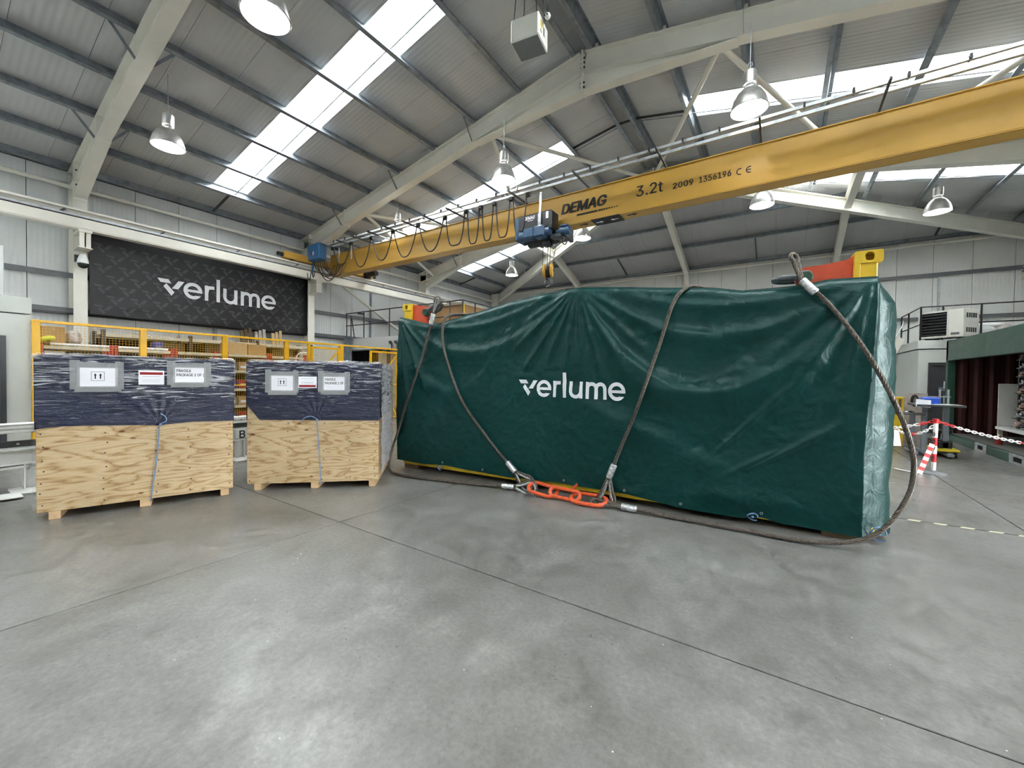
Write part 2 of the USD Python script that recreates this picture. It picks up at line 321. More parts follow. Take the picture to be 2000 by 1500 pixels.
def part(t, name, mb, m, smooth=False, label=None, kind=None, local=False):
    """One mesh under thing (or part) t. World coordinates unless local."""
    v, f = mb.get() if isinstance(mb, MB) else (np.asarray(mb[0], float), np.asarray(mb[1]))
    if not local:
        c, s = math.cos(-t.rz), math.sin(-t.rz); v = v-t.base
        v = np.stack([v[:, 0]*c-v[:, 1]*s, v[:, 0]*s+v[:, 1]*c, v[:, 2]], 1)
    q = T(); q.path = numbered(t.path, name); q.base, q.rz = t.base, t.rz
    q.prim = usdkit.mesh(stage, q.path, (v, f), _m[m], smooth).GetPrim()
    tag(q.prim, label=label, kind=kind); return q
def copy(t, label, base, rz=0., group=None):
    c = T(); c.path = numbered('/World', t.name); c.base = np.array(base, float); c.rz = rz
    x = UsdGeom.Xform.Define(stage, c.path); x.GetPrim().GetReferences().AddInternalReference(t.path)
    x.GetPrim().GetAttribute('xformOp:translate').Set(Gf.Vec3d(*map(float, base))); x.GetPrim().GetAttribute('xformOp:rotateZ').Set(math.degrees(rz))
    x.GetPrim().SetInstanceable(True); tag(x.GetPrim(), label, t.cat, group or t.group); return c
def single(name, label, cat, mb, m, smooth=False, group=None, kind=None):
    v, f = mb.get(); p = usdkit.mesh(stage, numbered('/World', name), (v, f), _m[m], smooth).GetPrim(); tag(p, label, cat, group, kind); return p

# ---------------------------------------------------------------- the hall: X across, Y along, Z up
XL, XR, YF, YB = -15.4, 7.7, -9.3, 21.1          # inner faces of the walls
RX, RZ, SL = -3.85, 9.05, .19                    # ridge line, its height, roof slope
YH, SE = 14.5, .332                              # hipped end: starts at YH, slope of the end plane
FY = [-9.5+.6, -3.53, 2.51, 8.55, 14.55]         # portal frames
def rz(x): return RZ-SL*abs(x-RX)
def yhip(x): return YH+abs(x-RX)*SL/SE
SKY_Y = [(-6.95, -5.95), (-.95, .05), (5.05, 6.05), (11.05, 12.05), (16.05, 17.05)]

fl = thing('floor', 'grey power-floated concrete floor with sawn joints', 'floor', kind='structure')
part(fl, 'subfloor', MB().box((XL-.3, YF-.3, -.3), (XR+.3, YB+.3, -.03)), 'dark_gap')
gx = [XL-.2, -9.9, -3.86, 2.2, XR+.2]; gy = [YF-.2, -3.4, 2.55, 8.5, 14.5, YB+.2]; G = .006
for i in range(len(gx)-1):
    for j in range(len(gy)-1):
        part(fl, 'slab', MB().cbox((gx[i]+G, gy[j]+G, -.04), (gx[i+1]-G, gy[j+1]-G, 0), .003), 'concrete')

# roof: insulated sheets, one piece per metre, rooflight openings left out, sealed above by an outer deck
ce = thing('ceiling', 'pale grey profiled roof lining with galvanised purlins', 'ceiling', kind='structure')
EAVE = 6.86
def slope_frame(side):
    c = math.sqrt(1+SL*SL); return np.array([RX, 0, RZ]), np.array([side, 0, -SL])/c, np.array([0, 1., 0]), np.array([side*SL, 0, 1.])/c, c
def roof_piece(mb, poly, side, d0, d1):
    """poly in plan coordinates (x, y)."""
    o, X, Y, Z, c = slope_frame(side)
    P = affinity.affine_transform(poly, [side*c, 0, 0, 1, -side*c*RX, 0])
    return mb.prism(P, o+Z*d0, X, Y, Z, d1-d0)
half = 11.6
sheets_y = np.arange(-9.95, 21.5, 1.0)
holes = {-1: [], 1: []}
for side in (-1, 1):
    for (a, b) in SKY_Y:
        x0, x1 = (RX-10.18, RX-1.75) if side < 0 else (RX+1.75, RX+10.18)
        holes[side].append(sbox(x0, a+.02, x1, b-.02))
    tri = Polygon([(RX, YF-.3), (RX, YH), (RX+side*half, YH+half*SL/SE), (RX+side*half, YF-.3)])
    for y in sheets_y:
        pc = tri.intersection(sbox(-40, y+.003, 40, y+.997))
        for h in holes[side]: pc = pc.difference(h)
        pc = pc.buffer(-.0005)
        if pc.area > .02: part(ce, 'roof_sheet', roof_piece(MB(), pc, side, 0, .04), 'roof_sheet_side')
    deck = tri.buffer(.02)
    for h in holes[side]: deck = deck.difference(h.buffer(.005))
    part(ce, 'outer_deck', roof_piece(MB(), deck, side, .045, .27), 'dark_gap')
# hipped end
ce_c = math.sqrt(1+SE*SE)
def end_piece(mb, poly, d0, d1):
    o, X, Y, Z = np.array([RX, YH, RZ]), np.array([1., 0, 0]), np.array([0, 1., -SE])/ce_c, np.array([0, SE, 1.])/ce_c
    P = affinity.affine_transform(poly, [1, 0, 0, ce_c, -RX, -YH*ce_c]); return mb.prism(P, o+Z*d0, X, Y, Z, d1-d0)
tri = Polygon([(RX, YH), (RX-half, YH+half*SL/SE), (RX+half, YH+half*SL/SE)])
for x in np.arange(-16.3, 9, 1.0):
    pc = tri.intersection(sbox(x+.003, 0, x+.997, 40))
    if pc.area > .02: part(ce, 'roof_sheet', end_piece(MB(), pc, 0, .04), 'roof_sheet_end')
part(ce, 'outer_deck', end_piece(MB(), tri.buffer(.02), .045, .16), 'dark_gap')
# purlins: galvanised sections, open side down-slope
PX = [-14.06, -12.79, -11.36, -9.95, -8.45, -7.0, -5.57, -4.13]
def purlin(x, side):
    o, X, Y, Z, c = slope_frame(side); s = abs(x-RX)*c; y0, y1 = YF, yhip(x)-.12
    P = unary_union([sbox(s-.006, -.215, s+.006, 0), sbox(s-.006, -.012, s+.075, 0), sbox(s-.09, -.215, s+.006, -.203), sbox(s-.09, -.215, s-.08, -.18)])
    return MB().prism(P, o+Y*y0, X, Z, Y, y1-y0)
for x in PX:
    for side in (-1, 1): part(ce, 'purlin', purlin(x if side < 0 else 2*RX-x, side), 'galv')
for y in (16.15, 17.75, 19.2):
    zz = RZ-SE*(y-YH); hx = (y-YH)*SE/SL
    P = unary_union([sbox(-.006, -.19, .006, 0), sbox(-.006, -.012, .065, 0), sbox(-.065, -.19, .006, -.178)])
    Yv = np.array([0, 1, -SE])/ce_c; Zv = np.array([0, SE, 1])/ce_c
    part(ce, 'purlin', MB().prism(P, (RX-hx+.15, y, zz), Yv, Zv, np.array([1., 0, 0]), 2*hx-.3), 'galv')
# sag rods, eaves struts
mb = MB()
for side in (-1, 1):
    for (a, b) in SKY_Y:
        for i in range(len(PX)-1):
            xa, xb = PX[i], PX[i+1]
            if side > 0: xa, xb = 2*RX-xa, 2*RX-xb
            y = .5*(a+b)+.12
            if y < yhip(xa)-.2 and y < yhip(xb)-.2: mb.cyl((xa, y, rz(xa)-.13), (xb, y, rz(xb)-.09), .014, 6)
part(ce, 'sag_rods', mb, 'galv', kind='stuff')
for y in (-.4, 5.55, 11.55, 17.5):
    part(ce, 'eaves_strut', MB().bar((XL+.15, y, rz(XL)-.14), (PX[0], y, rz(PX[0])-.13), .05, .05), 'dark_steel')
for x in (-6.75, RX, -1., 4.55):
    part(ce, 'eaves_strut', MB().bar((x, 20.75, 7.0-.1), (x, 19.2, RZ-SE*4.7-.12), .05, .05), 'dark_steel')
for xa, xb in ((-5.57, -4.13), (-4.13, -3.57), (-3.57, -2.13)):
    part(ce, 'ridge_strut', MB().bar((xa, 11.55, rz(xa)-.08), (xb, 11.55, rz(xb)-.08), .04, .05), 'dark_steel')
part(ce, 'eaves_beam', MB().box((XL, YF, 6.66), (XL+.07, YB, 6.88)).box((XL, YF, 6.66), (XL+.16, YB, 6.675)), 'galv')
part(ce, 'eaves_beam', MB().box((XR-.07, YF, 6.66), (XR, YB, 6.88)), 'galv')
part(ce, 'eaves_beam', MB().box((XL, YB-.22, 6.79), (XR, YB-.15, 6.98)).box((XL, YB-.3, 6.79), (XR, YB-.15, 6.805)), 'galv')

# rooflights: clear panes in kerbed openings
k = 0
for side in (-1, 1):
    for h in holes[side]:
        w = h.intersection(Polygon([(RX, -99), (RX, YH), (RX+side*half, YH+half*SL/SE), (RX+side*half, -99)]))
        if w.area < .5: continue
        k += 1
        wn = thing(f'window_{k}', 'clear rooflight in the roof slope', 'window', kind='structure')
        ring = w.difference(w.buffer(-.03, join_style=2))
        part(wn, 'window_frame', roof_piece(MB(), ring, side, .0, .27), 'kerb_grp')
        part(wn, 'glass', roof_piece(MB(), w.buffer(-.03, join_style=2), side, .25, .256), 'rooflight')

# walls in metre-wide sheets with girts
def wall(name, label, horiz, pos, a, b, zt, inward, m, hole=None):
    w = thing(name, label, 'wall', kind='structure')
    x = a
    while x < b-.05:
        e = min(x+1, b); q = inward
        lo, hi = (x+.006, pos-q*.04, 0), (e-.006, pos, zt)
        if horiz == 'y': lo, hi = (pos-q*.04, x+.006, 0), (pos, e-.006, zt)
        if hole and x+.1 < hole[1] and e-.1 > hole[0]: lo = (lo[0], lo[1], hole[2])
        part(w, 'wall_sheet', MB().box(lo, hi), m); x = e
    if hole:
        x0, x1 = sorted((pos-q*.2, pos-q*.045)); sk = MB()
        for y0_, y1_, z0_ in ((a-.1, hole[0], -.2), (hole[0], hole[1], hole[2]), (hole[1], b+.1, -.2)): sk.box((x0, y0_, z0_), (x1, y1_, zt+.5))
        part(w, 'outer_skin', sk, 'dark_gap'); return w
    lo, hi = ((a-.1, pos-q*.2, -.2), (b+.1, pos-q*.045, zt+.5)) if horiz == 'x' else ((pos-q*.2, a-.1, -.2), (pos-q*.045, b+.1, zt+.5))
    part(w, 'outer_skin', MB().box(lo, hi), 'dark_gap'); return w
wl = wall('wall_left', 'long side wall of pale profiled sheets', 'y', XL, YF, YB, 6.9, 1, 'wall_sheet_side')
DR = (4.2, 7.2, 4.2)                               # open roller-shutter doorway in the right wall
wr = wall('wall_right', 'side wall of pale profiled sheets on the right', 'y', XR, YF, YB, 6.9, -1, 'wall_sheet_side', hole=DR)
part(wr, 'shutter_box', MB().cbox((XR-.35, DR[0]-.1, DR[2]-.02), (XR, DR[1]+.1, DR[2]+.4), .01), 'galv')
for y in (DR[0], DR[1]): part(wr, 'shutter_guide', MB().box((XR-.09, y-.05, 0), (XR+.2, y+.05, DR[2])), 'galv')
single('yard', 'concrete yard outside the open roller door', 'yard', MB().box((XR+.31, -30, -.2), (40, 45, -.02)), 'concrete', kind='structure')
wb = wall('wall_back', 'far end wall of pale profiled sheets', 'x', YB, XL, XR, 6.98, -1, 'wall_sheet_end')
wf = wall('wall_front', 'end wall behind the camera', 'x', YF, XL, XR, 9.3, 1, 'wall_sheet_end')
def zed(w, p, q, inward_axis, sgn):
    a = np.zeros(3); a[inward_axis] = sgn
    p, q = np.asarray(p, float), np.asarray(q, float)
    mb = MB().bar(p+a*.05, q+a*.05, .1 if inward_axis == 0 else .1, .012)
    mb.bar(p+a*.1+(0, 0, -.06), q+a*.1+(0, 0, -.06), .012, .13)
    part(w, 'girt', mb, 'girt')
for z in (4.06, 3.16): zed(wl, (XL, YF, z), (XL, YB, z), 0, 1)
part(wl, 'girt', MB().bar((XL+.06, YF, 3.02), (XL+.06, YB, 3.02), .12, .05), 'dark_steel')
for z in (5.58, 3.98): zed(wb, (XL, YB, z), (XR, YB, z), 1, -1)
for x in (-6.8, -1., 4.75): part(wb, 'hanger', MB().box((x-.03, YB-.09, 3.98), (x+.03, YB-.05, 5.58)), 'galv_light')
for y in (11.6, 5.6): part(wl, 'hanger', MB().box((XL+.03, y-.03, 0), (XL+.09, y+.03, 5.4)), 'galv')
def service_pipe(label, p, q): single('service_pipe', label, 'pipe', MB().cyl(p, q, .055, 12), 'steel_paint', True, kind='structure')
service_pipe('long cream pipe under the eaves of the left wall', (XL+.2, YF, 6.24), (XL+.2, YB-.3, 6.24))
service_pipe('long cream pipe under the eaves of the far end wall', (XL+.3, YB-.3, 6.62), (XR, YB-.3, 6.62))

# ---------------------------------------------------------------- portal frames
XC = 10.95                                         # ridge to column inner flange
frame_labels = ['cream steel portal frame behind the camera', 'cream steel portal frame just behind the camera', 'nearest cream steel portal frame, its column beside the banner\'s near end', 'cream steel portal frame whose bolted apex shows beside the ceiling heater', 'farthest cream steel portal frame, where the hipped roof end begins']
for i, y in enumerate(FY):
    t = thing('portal_frame', frame_labels[i], 'steel frame', (RX, y, 0), kind='structure')
    for side in (-1, 1):
        xi, xo = RX+side*XC, RX+side*(XC+.52)
        W, Fl = [], []
        # column: inner flange, outer flange, web
        xm = .5*(xi+xo)
        part(t, 'column', MB().ibeam((xm, y, 0), (xm, y, 6.55), .52, .25, up=(1, 0, 0)), 'steel_paint')
        sl = np.array([side, 0, -SL])/math.sqrt(1+SL*SL)
        ztop = lambda x: RZ-.21-SL*abs(x-RX)
        d = .46
        a = np.array([RX+side*.02, y, ztop(RX)-d/2*1.018]); b = np.array([xo, y, ztop(xo)-d/2*1.018])
        part(t, 'rafter', MB().ibeam(a, b, d, .25), 'steel_paint')
        # eaves haunch and apex haunch: tapered web with its own flange
        def haunch(x0, za, x1, zb):
            P = Polygon([(x0, za), (x1, zb), (x1, ztop(x1)-d*1.018+.01), (x0, ztop(x0)-d*1.018+.01)])
            mb = MB().prism(P, (0, y+.006, 0), (1, 0, 0), (0, 0, 1), (0, -1, 0), .012)
            return mb.bar((x0, y, za), (x1, y, zb), .25, .018)
        part(t, 'haunch', haunch(xi, 5.9, RX+side*8.75, ztop(RX+side*8.75)-d*1.018-.02), 'steel_paint')
        part(t, 'haunch', haunch(RX+side*.02, 7.97, RX+side*3.05, ztop(RX+side*3.05)-d*1.018-.02), 'steel_paint')
        part(t, 'end_plate', MB().box((xi-side*.0, y-.125, 5.82), (xi-side*.022, y+.125, ztop(xi)+.02)), 'steel_paint')
        part(t, 'end_plate', MB().box((RX+side*.001, y-.125, 7.93), (RX+side*.02, y+.125, ztop(RX)+.02)), 'steel_paint')
        part(t, 'stiffener', MB().bar((RX+side*8.75, y, ztop(RX+side*8.75)-d-.03), (RX+side*8.75, y, ztop(RX+side*8.75)-.03), .24, .014, up=(1, 0, 0)), 'steel_paint')
        mb = MB()
        for zb_ in (5.98, 6.2, 6.32, 6.44, 6.56):
            for yy in (-.07, .07): mb.cyl((xi-side*.02, y+yy, zb_), (xi-side*.05, y+yy, zb_), .02, 6)
        for zb_ in (8.06, 8.16, 8.5, 8.6, 8.7):
            for yy in (-.07, .07): mb.cyl((RX+side*.02, y+yy, zb_), (RX+side*.05, y+yy, zb_), .02, 6)
        part(t, 'bolts', mb, 'dark_steel', kind='stuff')
        for x in (PX[1], PX[3], PX[5]):
            x = x if side < 0 else 2*RX-x
            for dy in (-1, 1):
                part(t, 'fly_brace', MB().bar((x, y+dy*.47, ztop(x)+.05), (x, y+dy*.1, ztop(x)-d+.03), .05, .006, up=(1, 0, 0)), 'galv')
        for x in PX:
            x = x if side < 0 else 2*RX-x
            part(t, 'cleat', MB().box((x-.05, y-.03, ztop(x)-.01), (x+.05, y+.03, ztop(x)+.15)), 'steel_paint')
# hipped end: corner posts, hip rafters, jack rafters and their level ties
t = thing('hip_end_frame', 'cream steel hip rafters and jack posts of the far roof end', 'steel frame', (RX, 20.5, 0), kind='structure')
for side in (-1, 1):
    xc = RX+side*(XC+.25)
    part(t, 'column', MB().ibeam((xc, 20.6, 0), (xc, 20.6, 6.7), .4, .22, up=(1, 0, 0)), 'steel_paint')
    a = np.array([RX+side*.1, YH+.1, RZ-.5]); b = np.array([RX+side*(XC+.1), YH+(XC+.1)*SL/SE, RZ-.5-SL*(XC+.1)])
    part(t, 'hip_rafter', MB().ibeam(a, b, .42, .2), 'steel_paint')
for x in (-9.45, RX, 1.75):
    part(t, 'column', MB().ibeam((x, 20.75, 0), (x, 20.75, 6.75), .3, .2, up=(0, 1, 0)), 'steel_paint')
    y1 = yhip(x)+.15
    part(t, 'jack_rafter', MB().ibeam((x, 20.75, RZ-.36-SE*(20.75-YH)), (x, y1, RZ-.36-SE*(y1-YH)), .3, .2), 'steel_paint')
    if x != RX: part(t, 'tie_beam', MB().ibeam((x, FY[4], 7.58), (x, y1, 7.58), .34, .2), 'steel_paint')
# roof bracing between the two far portals
t = thing('roof_bracing', 'cream tubular zigzag bracing under the middle roof bay', 'bracing', (RX, 11.5, 8), kind='structure')
nodes = [(-14.3, 14.4), (-11.75, 8.65), (-9.1, 14.4), (-6.5, 8.65), (RX, 14.4), (-1.1, 8.65), (1.6, 14.4), (4.15, 8.65), (6.6, 14.4)]
for (xa, ya), (xb, yb) in zip(nodes, nodes[1:]):
    part(t, 'brace', MB().cyl((xa, ya, rz(xa)-.62), (xb, yb, rz(xb)-.62), .055, 12), 'steel_paint', True)
t = thing('wall_brace', 'cream diagonal tube brace on the left wall beyond the banner', 'bracing', (-15.1, 11.5, 0), kind='structure')
part(t, 'brace', MB().cyl((-15.1, 9.0, 5.72), (-15.1, 14.3, 2.98), .06, 12), 'steel_paint', True)

# ---------------------------------------------------------------- crane runways
for xr, nm in ((-14.4, 'cream crane runway beam along the left wall'), (6.7, 'cream crane runway beam along the right wall')):
    t = thing('runway_beam', nm, 'crane runway', (xr, 0, 5), kind='structure'); s = 1 if xr < 0 else -1
    part(t, 'girder', MB().prism(unary_union([sbox(-.12, 0, .12, .02), sbox(-.11, .44, .11, .46), sbox(-.007, 0, .007, .46)]), (xr, YF, 5.0), (1, 0, 0), (0, 0, 1), (0, 1, 0), YB-YF-.5), 'steel_paint')
    part(t, 'cover_plate', MB().box((xr+s*.1, YF, 5.03), (xr+s*.115, YB-.5, 5.265)), 'steel_paint')
    part(t, 'conductor_rail', MB().box((xr+s*.07, YF, 5.275), (xr+s*.125, YB-.5, 5.295)), 'dark_steel')
    part(t, 'conductor_rail', MB().box((xr+s*.06, YF, 5.3), (xr+s*.1, YB-.5, 5.345)), 'galv_light')
    part(t, 'rail', MB().box((xr-.03, YF, 5.46), (xr+.03, YB-.5, 5.51)), 'steel_paint')
    for y in FY[1:]:
        part(t, 'bracket', MB().box((xr-s*.4, y-.12, 4.94), (xr+s*.14, y+.12, 5.0)).box((xr-s*.4, y-.012, 4.58), (xr+s*.1, y+.012, 4.96)).box((xr+s*.09, y-.1, 4.58), (xr+s*.1, y+.1, 4.98)).box((xr-s*.4, y-.13, 4.56), (xr+s*.12, y+.13, 4.58)), 'steel_paint')
    for y in np.arange(-1.6, 20, 1.86):
        part(t, 'clip', MB().bar((xr+s*.06, y, 5.36), (xr+s*.16, y+.05, 5.40), .05, .012), 'galv')

# ---------------------------------------------------------------- overhead crane
cr = thing('overhead_crane', 'yellow single-girder overhead travelling crane marked 3.2t', 'crane', (RX, 9.07, 5.2))
y0, y1, z0, z1, xa, xb = 8.9, 9.25, 5.22, 5.98, -14.15, 6.45
part(cr, 'girder', MB().box((xa, y0, z0), (xb, y1, z0+.018)).box((xa, y0-.02, z1-.018), (xb, y1+.02, z1)).box((xa, y0+.012, z0), (xb, y0+.022, z1)).box((xa, y1-.022, z0), (xb, y1-.012, z1)).box((xa, y0+.012, z0+.0), (xa+.012, y1-.012, z1)), 'crane_yellow')
for xe in (-14.4, 6.7):
    part(cr, 'end_carriage', MB().cbox((xe-.12, 7.3, 5.545), (xe+.12, 10.9, 5.78), .01), 'crane_yellow')
    for yy in (7.2, 11.0): part(cr, 'buffer', MB().cyl((xe, yy-.09, 5.66), (xe, yy+.09, 5.66), .07, 12), 'black', 30)
    for yy in (7.6, 10.6): part(cr, 'wheel', MB().cyl((xe-.05, yy, 5.6), (xe+.05, yy, 5.6), .09, 16), 'dark_steel', 30)
part(cr, 'travel_motor', MB().cyl((-14.1, 10.55, 5.62), (-13.6, 10.55, 5.62), .1, 16).cyl((-14.25, 10.55, 5.62), (-14.05, 10.55, 5.62), .14, 16).cbox((-13.9, 10.47, 5.7), (-13.7, 10.6, 5.8), .01), 'black', 30)
part(cr, 'flange_lip', MB().box((xa, y0-.008, z0+.018), (xb, y0+.012, z0+.03)), 'crane_yellow')
# festoon and pendant rails on cantilever arms
brx = [-13.2, -12.4, -11.6, -10.8, -10.0, -9.2, -8.4, -7.5, -5.53, -3.83, -2.1, -.4, 1.24, 3., 4.7]
for x in brx: part(cr, 'rail_arm', MB().bar((x, 8.0, 6.0), (x, y0+.06, 6.0), .03, .04), 'dark_steel')
part(cr, 'festoon_rail', MB().bar((-13.6, 8.42, 6.04), (xb-.5, 8.42, 6.04), .06, .055), 'galv_light')
part(cr, 'pendant_rail', MB().bar((-13.4, 8.2, 6.05), (xb-.5, 8.2, 6.05), .05, .05), 'galv_light')
for x in np.arange(-12.8, 6, .62): part(cr, 'rail_clip', MB().box((x-.015, 8.15, 6.03), (x+.015, 8.25, 6.1)), 'black')
# cable loops hung from little trolleys
hx = [-13.25, -12.19, -11.11, -10.08, -8.98, -7.92, -7.15, -6.65, -6.2, -5.68, -5.2]
depth = [.62, .82, .76, .82, .82, .80, .86, .86, .86, .86]
for i in range(len(hx)-1):
    a, b, d = hx[i], hx[i+1], depth[i]; tt = np.linspace(0, 1, 33)
    sg = np.sign(tt-.5)*np.abs(2*tt-1)**.55*.5+.5 if b-a < .8 else tt
    p = np.stack([a+.05+(b-a-.1)*(.5+np.sign(tt-.5)*.5*np.abs(2*tt-1)**(1.0 if b-a > .8 else .75)), np.full(33, 8.42), 5.94-d*(1-np.abs(2*tt-1)**(2.3 if b-a > .8 else 3.2))], 1)
    part(cr, 'festoon_cable', MB().tube(p, .017, 6), 'rubber', True)
for x in hx: part(cr, 'cable_trolley', MB().cbox((x-.05, 8.37, 5.93), (x+.05, 8.47, 6.02), .01).cyl((x-.06, 8.42, 5.945), (x+.06, 8.42, 5.945), .035, 8), 'black')
for x in (-13.0, -12.3): part(cr, 'hanger_tube', MB().bar((x, 8.5, 5.98), (x, 8.5, 5.5), .03, .03), 'galv_light')
# control cabinet at the left end
cb = part(cr, 'control_cabinet', MB().cbox((-14.35, 8.12, 5.62), (-13.62, 8.42, 6.18), .02).bar((-14.3, 8.3, 5.62), (-14.3, 8.3, 5.1), .05, .05), 'box_blue')
part(cb, 'marking', MB().box((-14.07, 8.112, 5.78), (-14.0, 8.118, 5.9)), 'print_red'); part(cb, 'marking', MB().box((-13.99, 8.112, 5.78), (-13.93, 8.118, 5.9)), 'logo_white')
rng = np.random.default_rng(3)
for j in range(7):
    x = -14.2+.12*j; dz = .35+.3*rng.random(); q = spline([(x, 8.3, 5.6), (x+.05, 8.35, 5.6-dz*.6), (x+.25, 8.5, 5.5-dz), (x+.5, 8.6, 5.4-dz*.6), (x+.45, 8.8, 5.55)], .06)
    part(cr, 'drop_cable', MB().tube(q, .014, 6), 'rubber', True)
for (a, b, d) in ((-14.9+.6, -14.05, .3), (-14.0, -13.8, .22)):
    tt = np.linspace(0, 1, 17); part(cr, 'drop_cable', MB().tube(np.stack([a+(b-a)*tt, np.full(17, 8.1), 5.2-d*(1-(2*tt-1)**2)], 1), .014, 6), 'rubber', True)
# lettering on the web
def lettering(txt, height, x0, x1, zbase, bold=False, shear=0., y=8.9085, mtl='print_black', depth=.004):
    m = meshkit.text_mesh(txt, height, .004, bold); v = np.array(m.vertices); v[:, 0] += shear*v[:, 1]
    v[:, 0] = (v[:, 0]-v[:, 0].min())/np.ptp(v[:, 0])*(x1-x0)
    o = MB()
    for dx in ((-.011, -.004, .004, .011) if bold and height > .1 else (-.003, .003) if height > .1 else (0,)): o.frame(v, m.faces, (x0+dx, y-dx*.01, zbase), np.array([1., 0, 0]), np.array([0, 0, 1.]), np.array([0, -1., 0]))
    return o
part(cr, 'lettering', lettering('DEMAG', .225, -4.54, -3.4, 5.52, True, .22), 'print_black')
mb = MB().box((-4.13, 8.9, 5.405), (-3.62, 8.909, 5.44))
for k, w in zip(range(8), (.05, .045, .04, .035, .03, .026, .022, .018)): mb.box((-3.59+k*.061, 8.9, 5.405+.001*k), (-3.59+k*.061+w, 8.909, 5.44-.001*k))
part(cr, 'lettering', mb, 'print_black')
part(cr, 'lettering', lettering('3.2t', .225, -2.72, -2.17, 5.525), 'print_black')
part(cr, 'lettering', lettering('2009', .115, -1.96, -1.57, 5.515), 'print_black')
part(cr, 'lettering', lettering('1356196', .115, -1.46, -.89, 5.515), 'print_black')
mb = MB()
for xc, bar in ((-.74, 0), (-.58, 1)):
    a = np.linspace(math.radians(70), math.radians(290), 20); L = LineString([(xc+.055*math.cos(t), 5.555+.055*math.sin(t)) for t in a]).buffer(.009, cap_style=2)
    if bar: L = L.union(sbox(xc-.055, 5.546, xc+.02, 5.564))
    mb.prism(L, (0, 8.9125, 0), (1, 0, 0), (0, 0, 1), (0, -1, 0), .004)
part(cr, 'lettering', mb, 'print_black')
# direction signs under the girder
part(cr, 'direction_sign', MB().box((-3.75, 8.84, 5.20), (-3.08, 9.24, 5.212)), 'print_black')
mb = MB()
for xc, s in ((-3.6, 1), (-3.25, -1)):
    A = unary_union([sbox(-.09, -.02, .02, .02), Polygon([(.02, -.06), (.1, 0), (.02, .06)])]); mb.prism(affinity.scale(A, s, 1, origin=(0, 0)), (xc, 9.04, 5.2), (1, 0, 0), (0, 1, 0), (0, 0, -1), .006)
part(cr, 'direction_sign', mb, 'logo_white')
for xc in (-4.0, -2.85):
    A = unary_union([sbox(-.1, -.02, .03, .02), Polygon([(.03, -.06), (.12, 0), (.03, .06)])]); part(cr, 'direction_sign', MB().prism(A, (xc, 9.04, 5.219), (1, 0, 0), (0, 1, 0), (0, 0, -1), .006), 'print_black')

# hoist trolley under the girder
ho = thing('wire_rope_hoist', 'dark blue wire rope hoist trolley hung under the yellow crane girder', 'hoist', (-4.95, 9.0, 4.8))
part(ho, 'trolley_frame', MB().cbox((-5.5, 8.42, 5.1), (-4.55, 8.8, 5.5), .03).cbox((-5.5, 9.32, 5.1), (-4.55, 9.65, 5.5), .03).cbox((-5.5, 8.42, 5.06), (-5.42, 9.65, 5.16), .01).cbox((-4.65, 8.42, 5.06), (-4.55, 9.65, 5.16), .01), 'hoist_black')
part(ho, 'side_plate', MB().cbox((-5.56, 8.4, 4.9), (-5.46, 8.85, 5.46), .02), 'hoist_blue')
part(ho, 'drum', MB().cyl((-5.4, 8.85, 4.98), (-4.5, 8.85, 4.98), .16, 24), 'dark_steel', 30)
part(ho, 'hoist_motor', MB().cyl((-5.45, 8.5, 5.0), (-5.05, 8.5, 5.0), .13, 20).cbox((-5.3, 8.35, 4.9), (-5.0, 8.55, 5.14), .03), 'hoist_blue', 30)
part(ho, 'gearbox', MB().cbox((-5.02, 8.34, 4.88), (-4.72, 8.62, 5.16), .04).cyl((-4.72, 8.48, 5.02), (-4.6, 8.48, 5.02), .1, 16), 'hoist_blue', 30)
part(ho, 'trolley_motor', MB().cyl((-4.4, 8.6, 4.99), (-4.15, 8.6, 4.99), .1, 16).cyl((-4.5, 8.6, 4.99), (-4.4, 8.6, 4.99), .06, 12).cbox((-4.38, 8.52, 5.08), (-4.2, 8.68, 5.13), .01), 'hoist_blue', 30)
part(ho, 'cable_guide', MB().cbox((-4.62, 8.5, 4.84), (-4.35, 8.7, 4.94), .01).cbox((-4.9, 8.6, 4.74), (-4.7, 8.8, 4.86), .02), 'hoist_black')
part(ho, 'cable_loop', MB().tube(spline([(-4.36, 8.6, 4.88), (-4.26, 8.6, 4.86), (-4.22, 8.6, 4.76), (-4.27, 8.6, 4.67), (-4.34, 8.6, 4.72), (-4.33, 8.6, 4.84)], .02), .012, 6), 'rubber', True)
part(ho, 'cable_mast', MB().bar((-4.86, 8.42, 5.4), (-4.84, 8.42, 5.95), .06, .02).bar((-4.86, 8.4, 5.1), (-4.86, 8.4, 5.45), .08, .02), 'galv_light')
part(ho, 'lettering', lettering('DEMAG', .075, -5.3, -5.0, 5.36, True, .2, 8.4185), 'logo_white')
part(ho, 'lettering', MB().box((-5.2, 8.414, 5.325), (-5.05, 8.419, 5.335)), 'logo_white')
part(ho, 'warning_plate', MB().box((-4.7, 8.414, 5.3), (-4.63, 8.419, 5.46)), 'logo_white')
hk = thing('hook_block', 'orange hook block with two sheaves hanging from the hoist', 'crane hook', (-4.8, 8.75, 3.9))
for x, y in ((-5.0, 8.72), (-4.86, 8.78), (-4.79, 8.8), (-4.62, 8.72)): part(hk, 'hoist_rope', MB().cyl((x, 8.85, 4.9), (-4.8+(x+4.8)*.7, y, 4.2), .006, 6), 'dark_steel')
for yy, xx in ((8.62, -4.9), (8.86, -4.7)):
    part(hk, 'sheave', MB().lathe([(0, -.045), (.05, -.045), (.13, -.035), (.17, -.02), (.17, .02), (.13, .035), (.05, .045), (0, .045)], 24, (xx, 8.75, 4.16), (1, .35, 0)), 'crane_yellow', 30)
    part(hk, 'sheave_boss', MB().cyl((xx-.055, 8.73, 4.16), (xx+.055, 8.77, 4.16), .04, 12), 'black', 30)
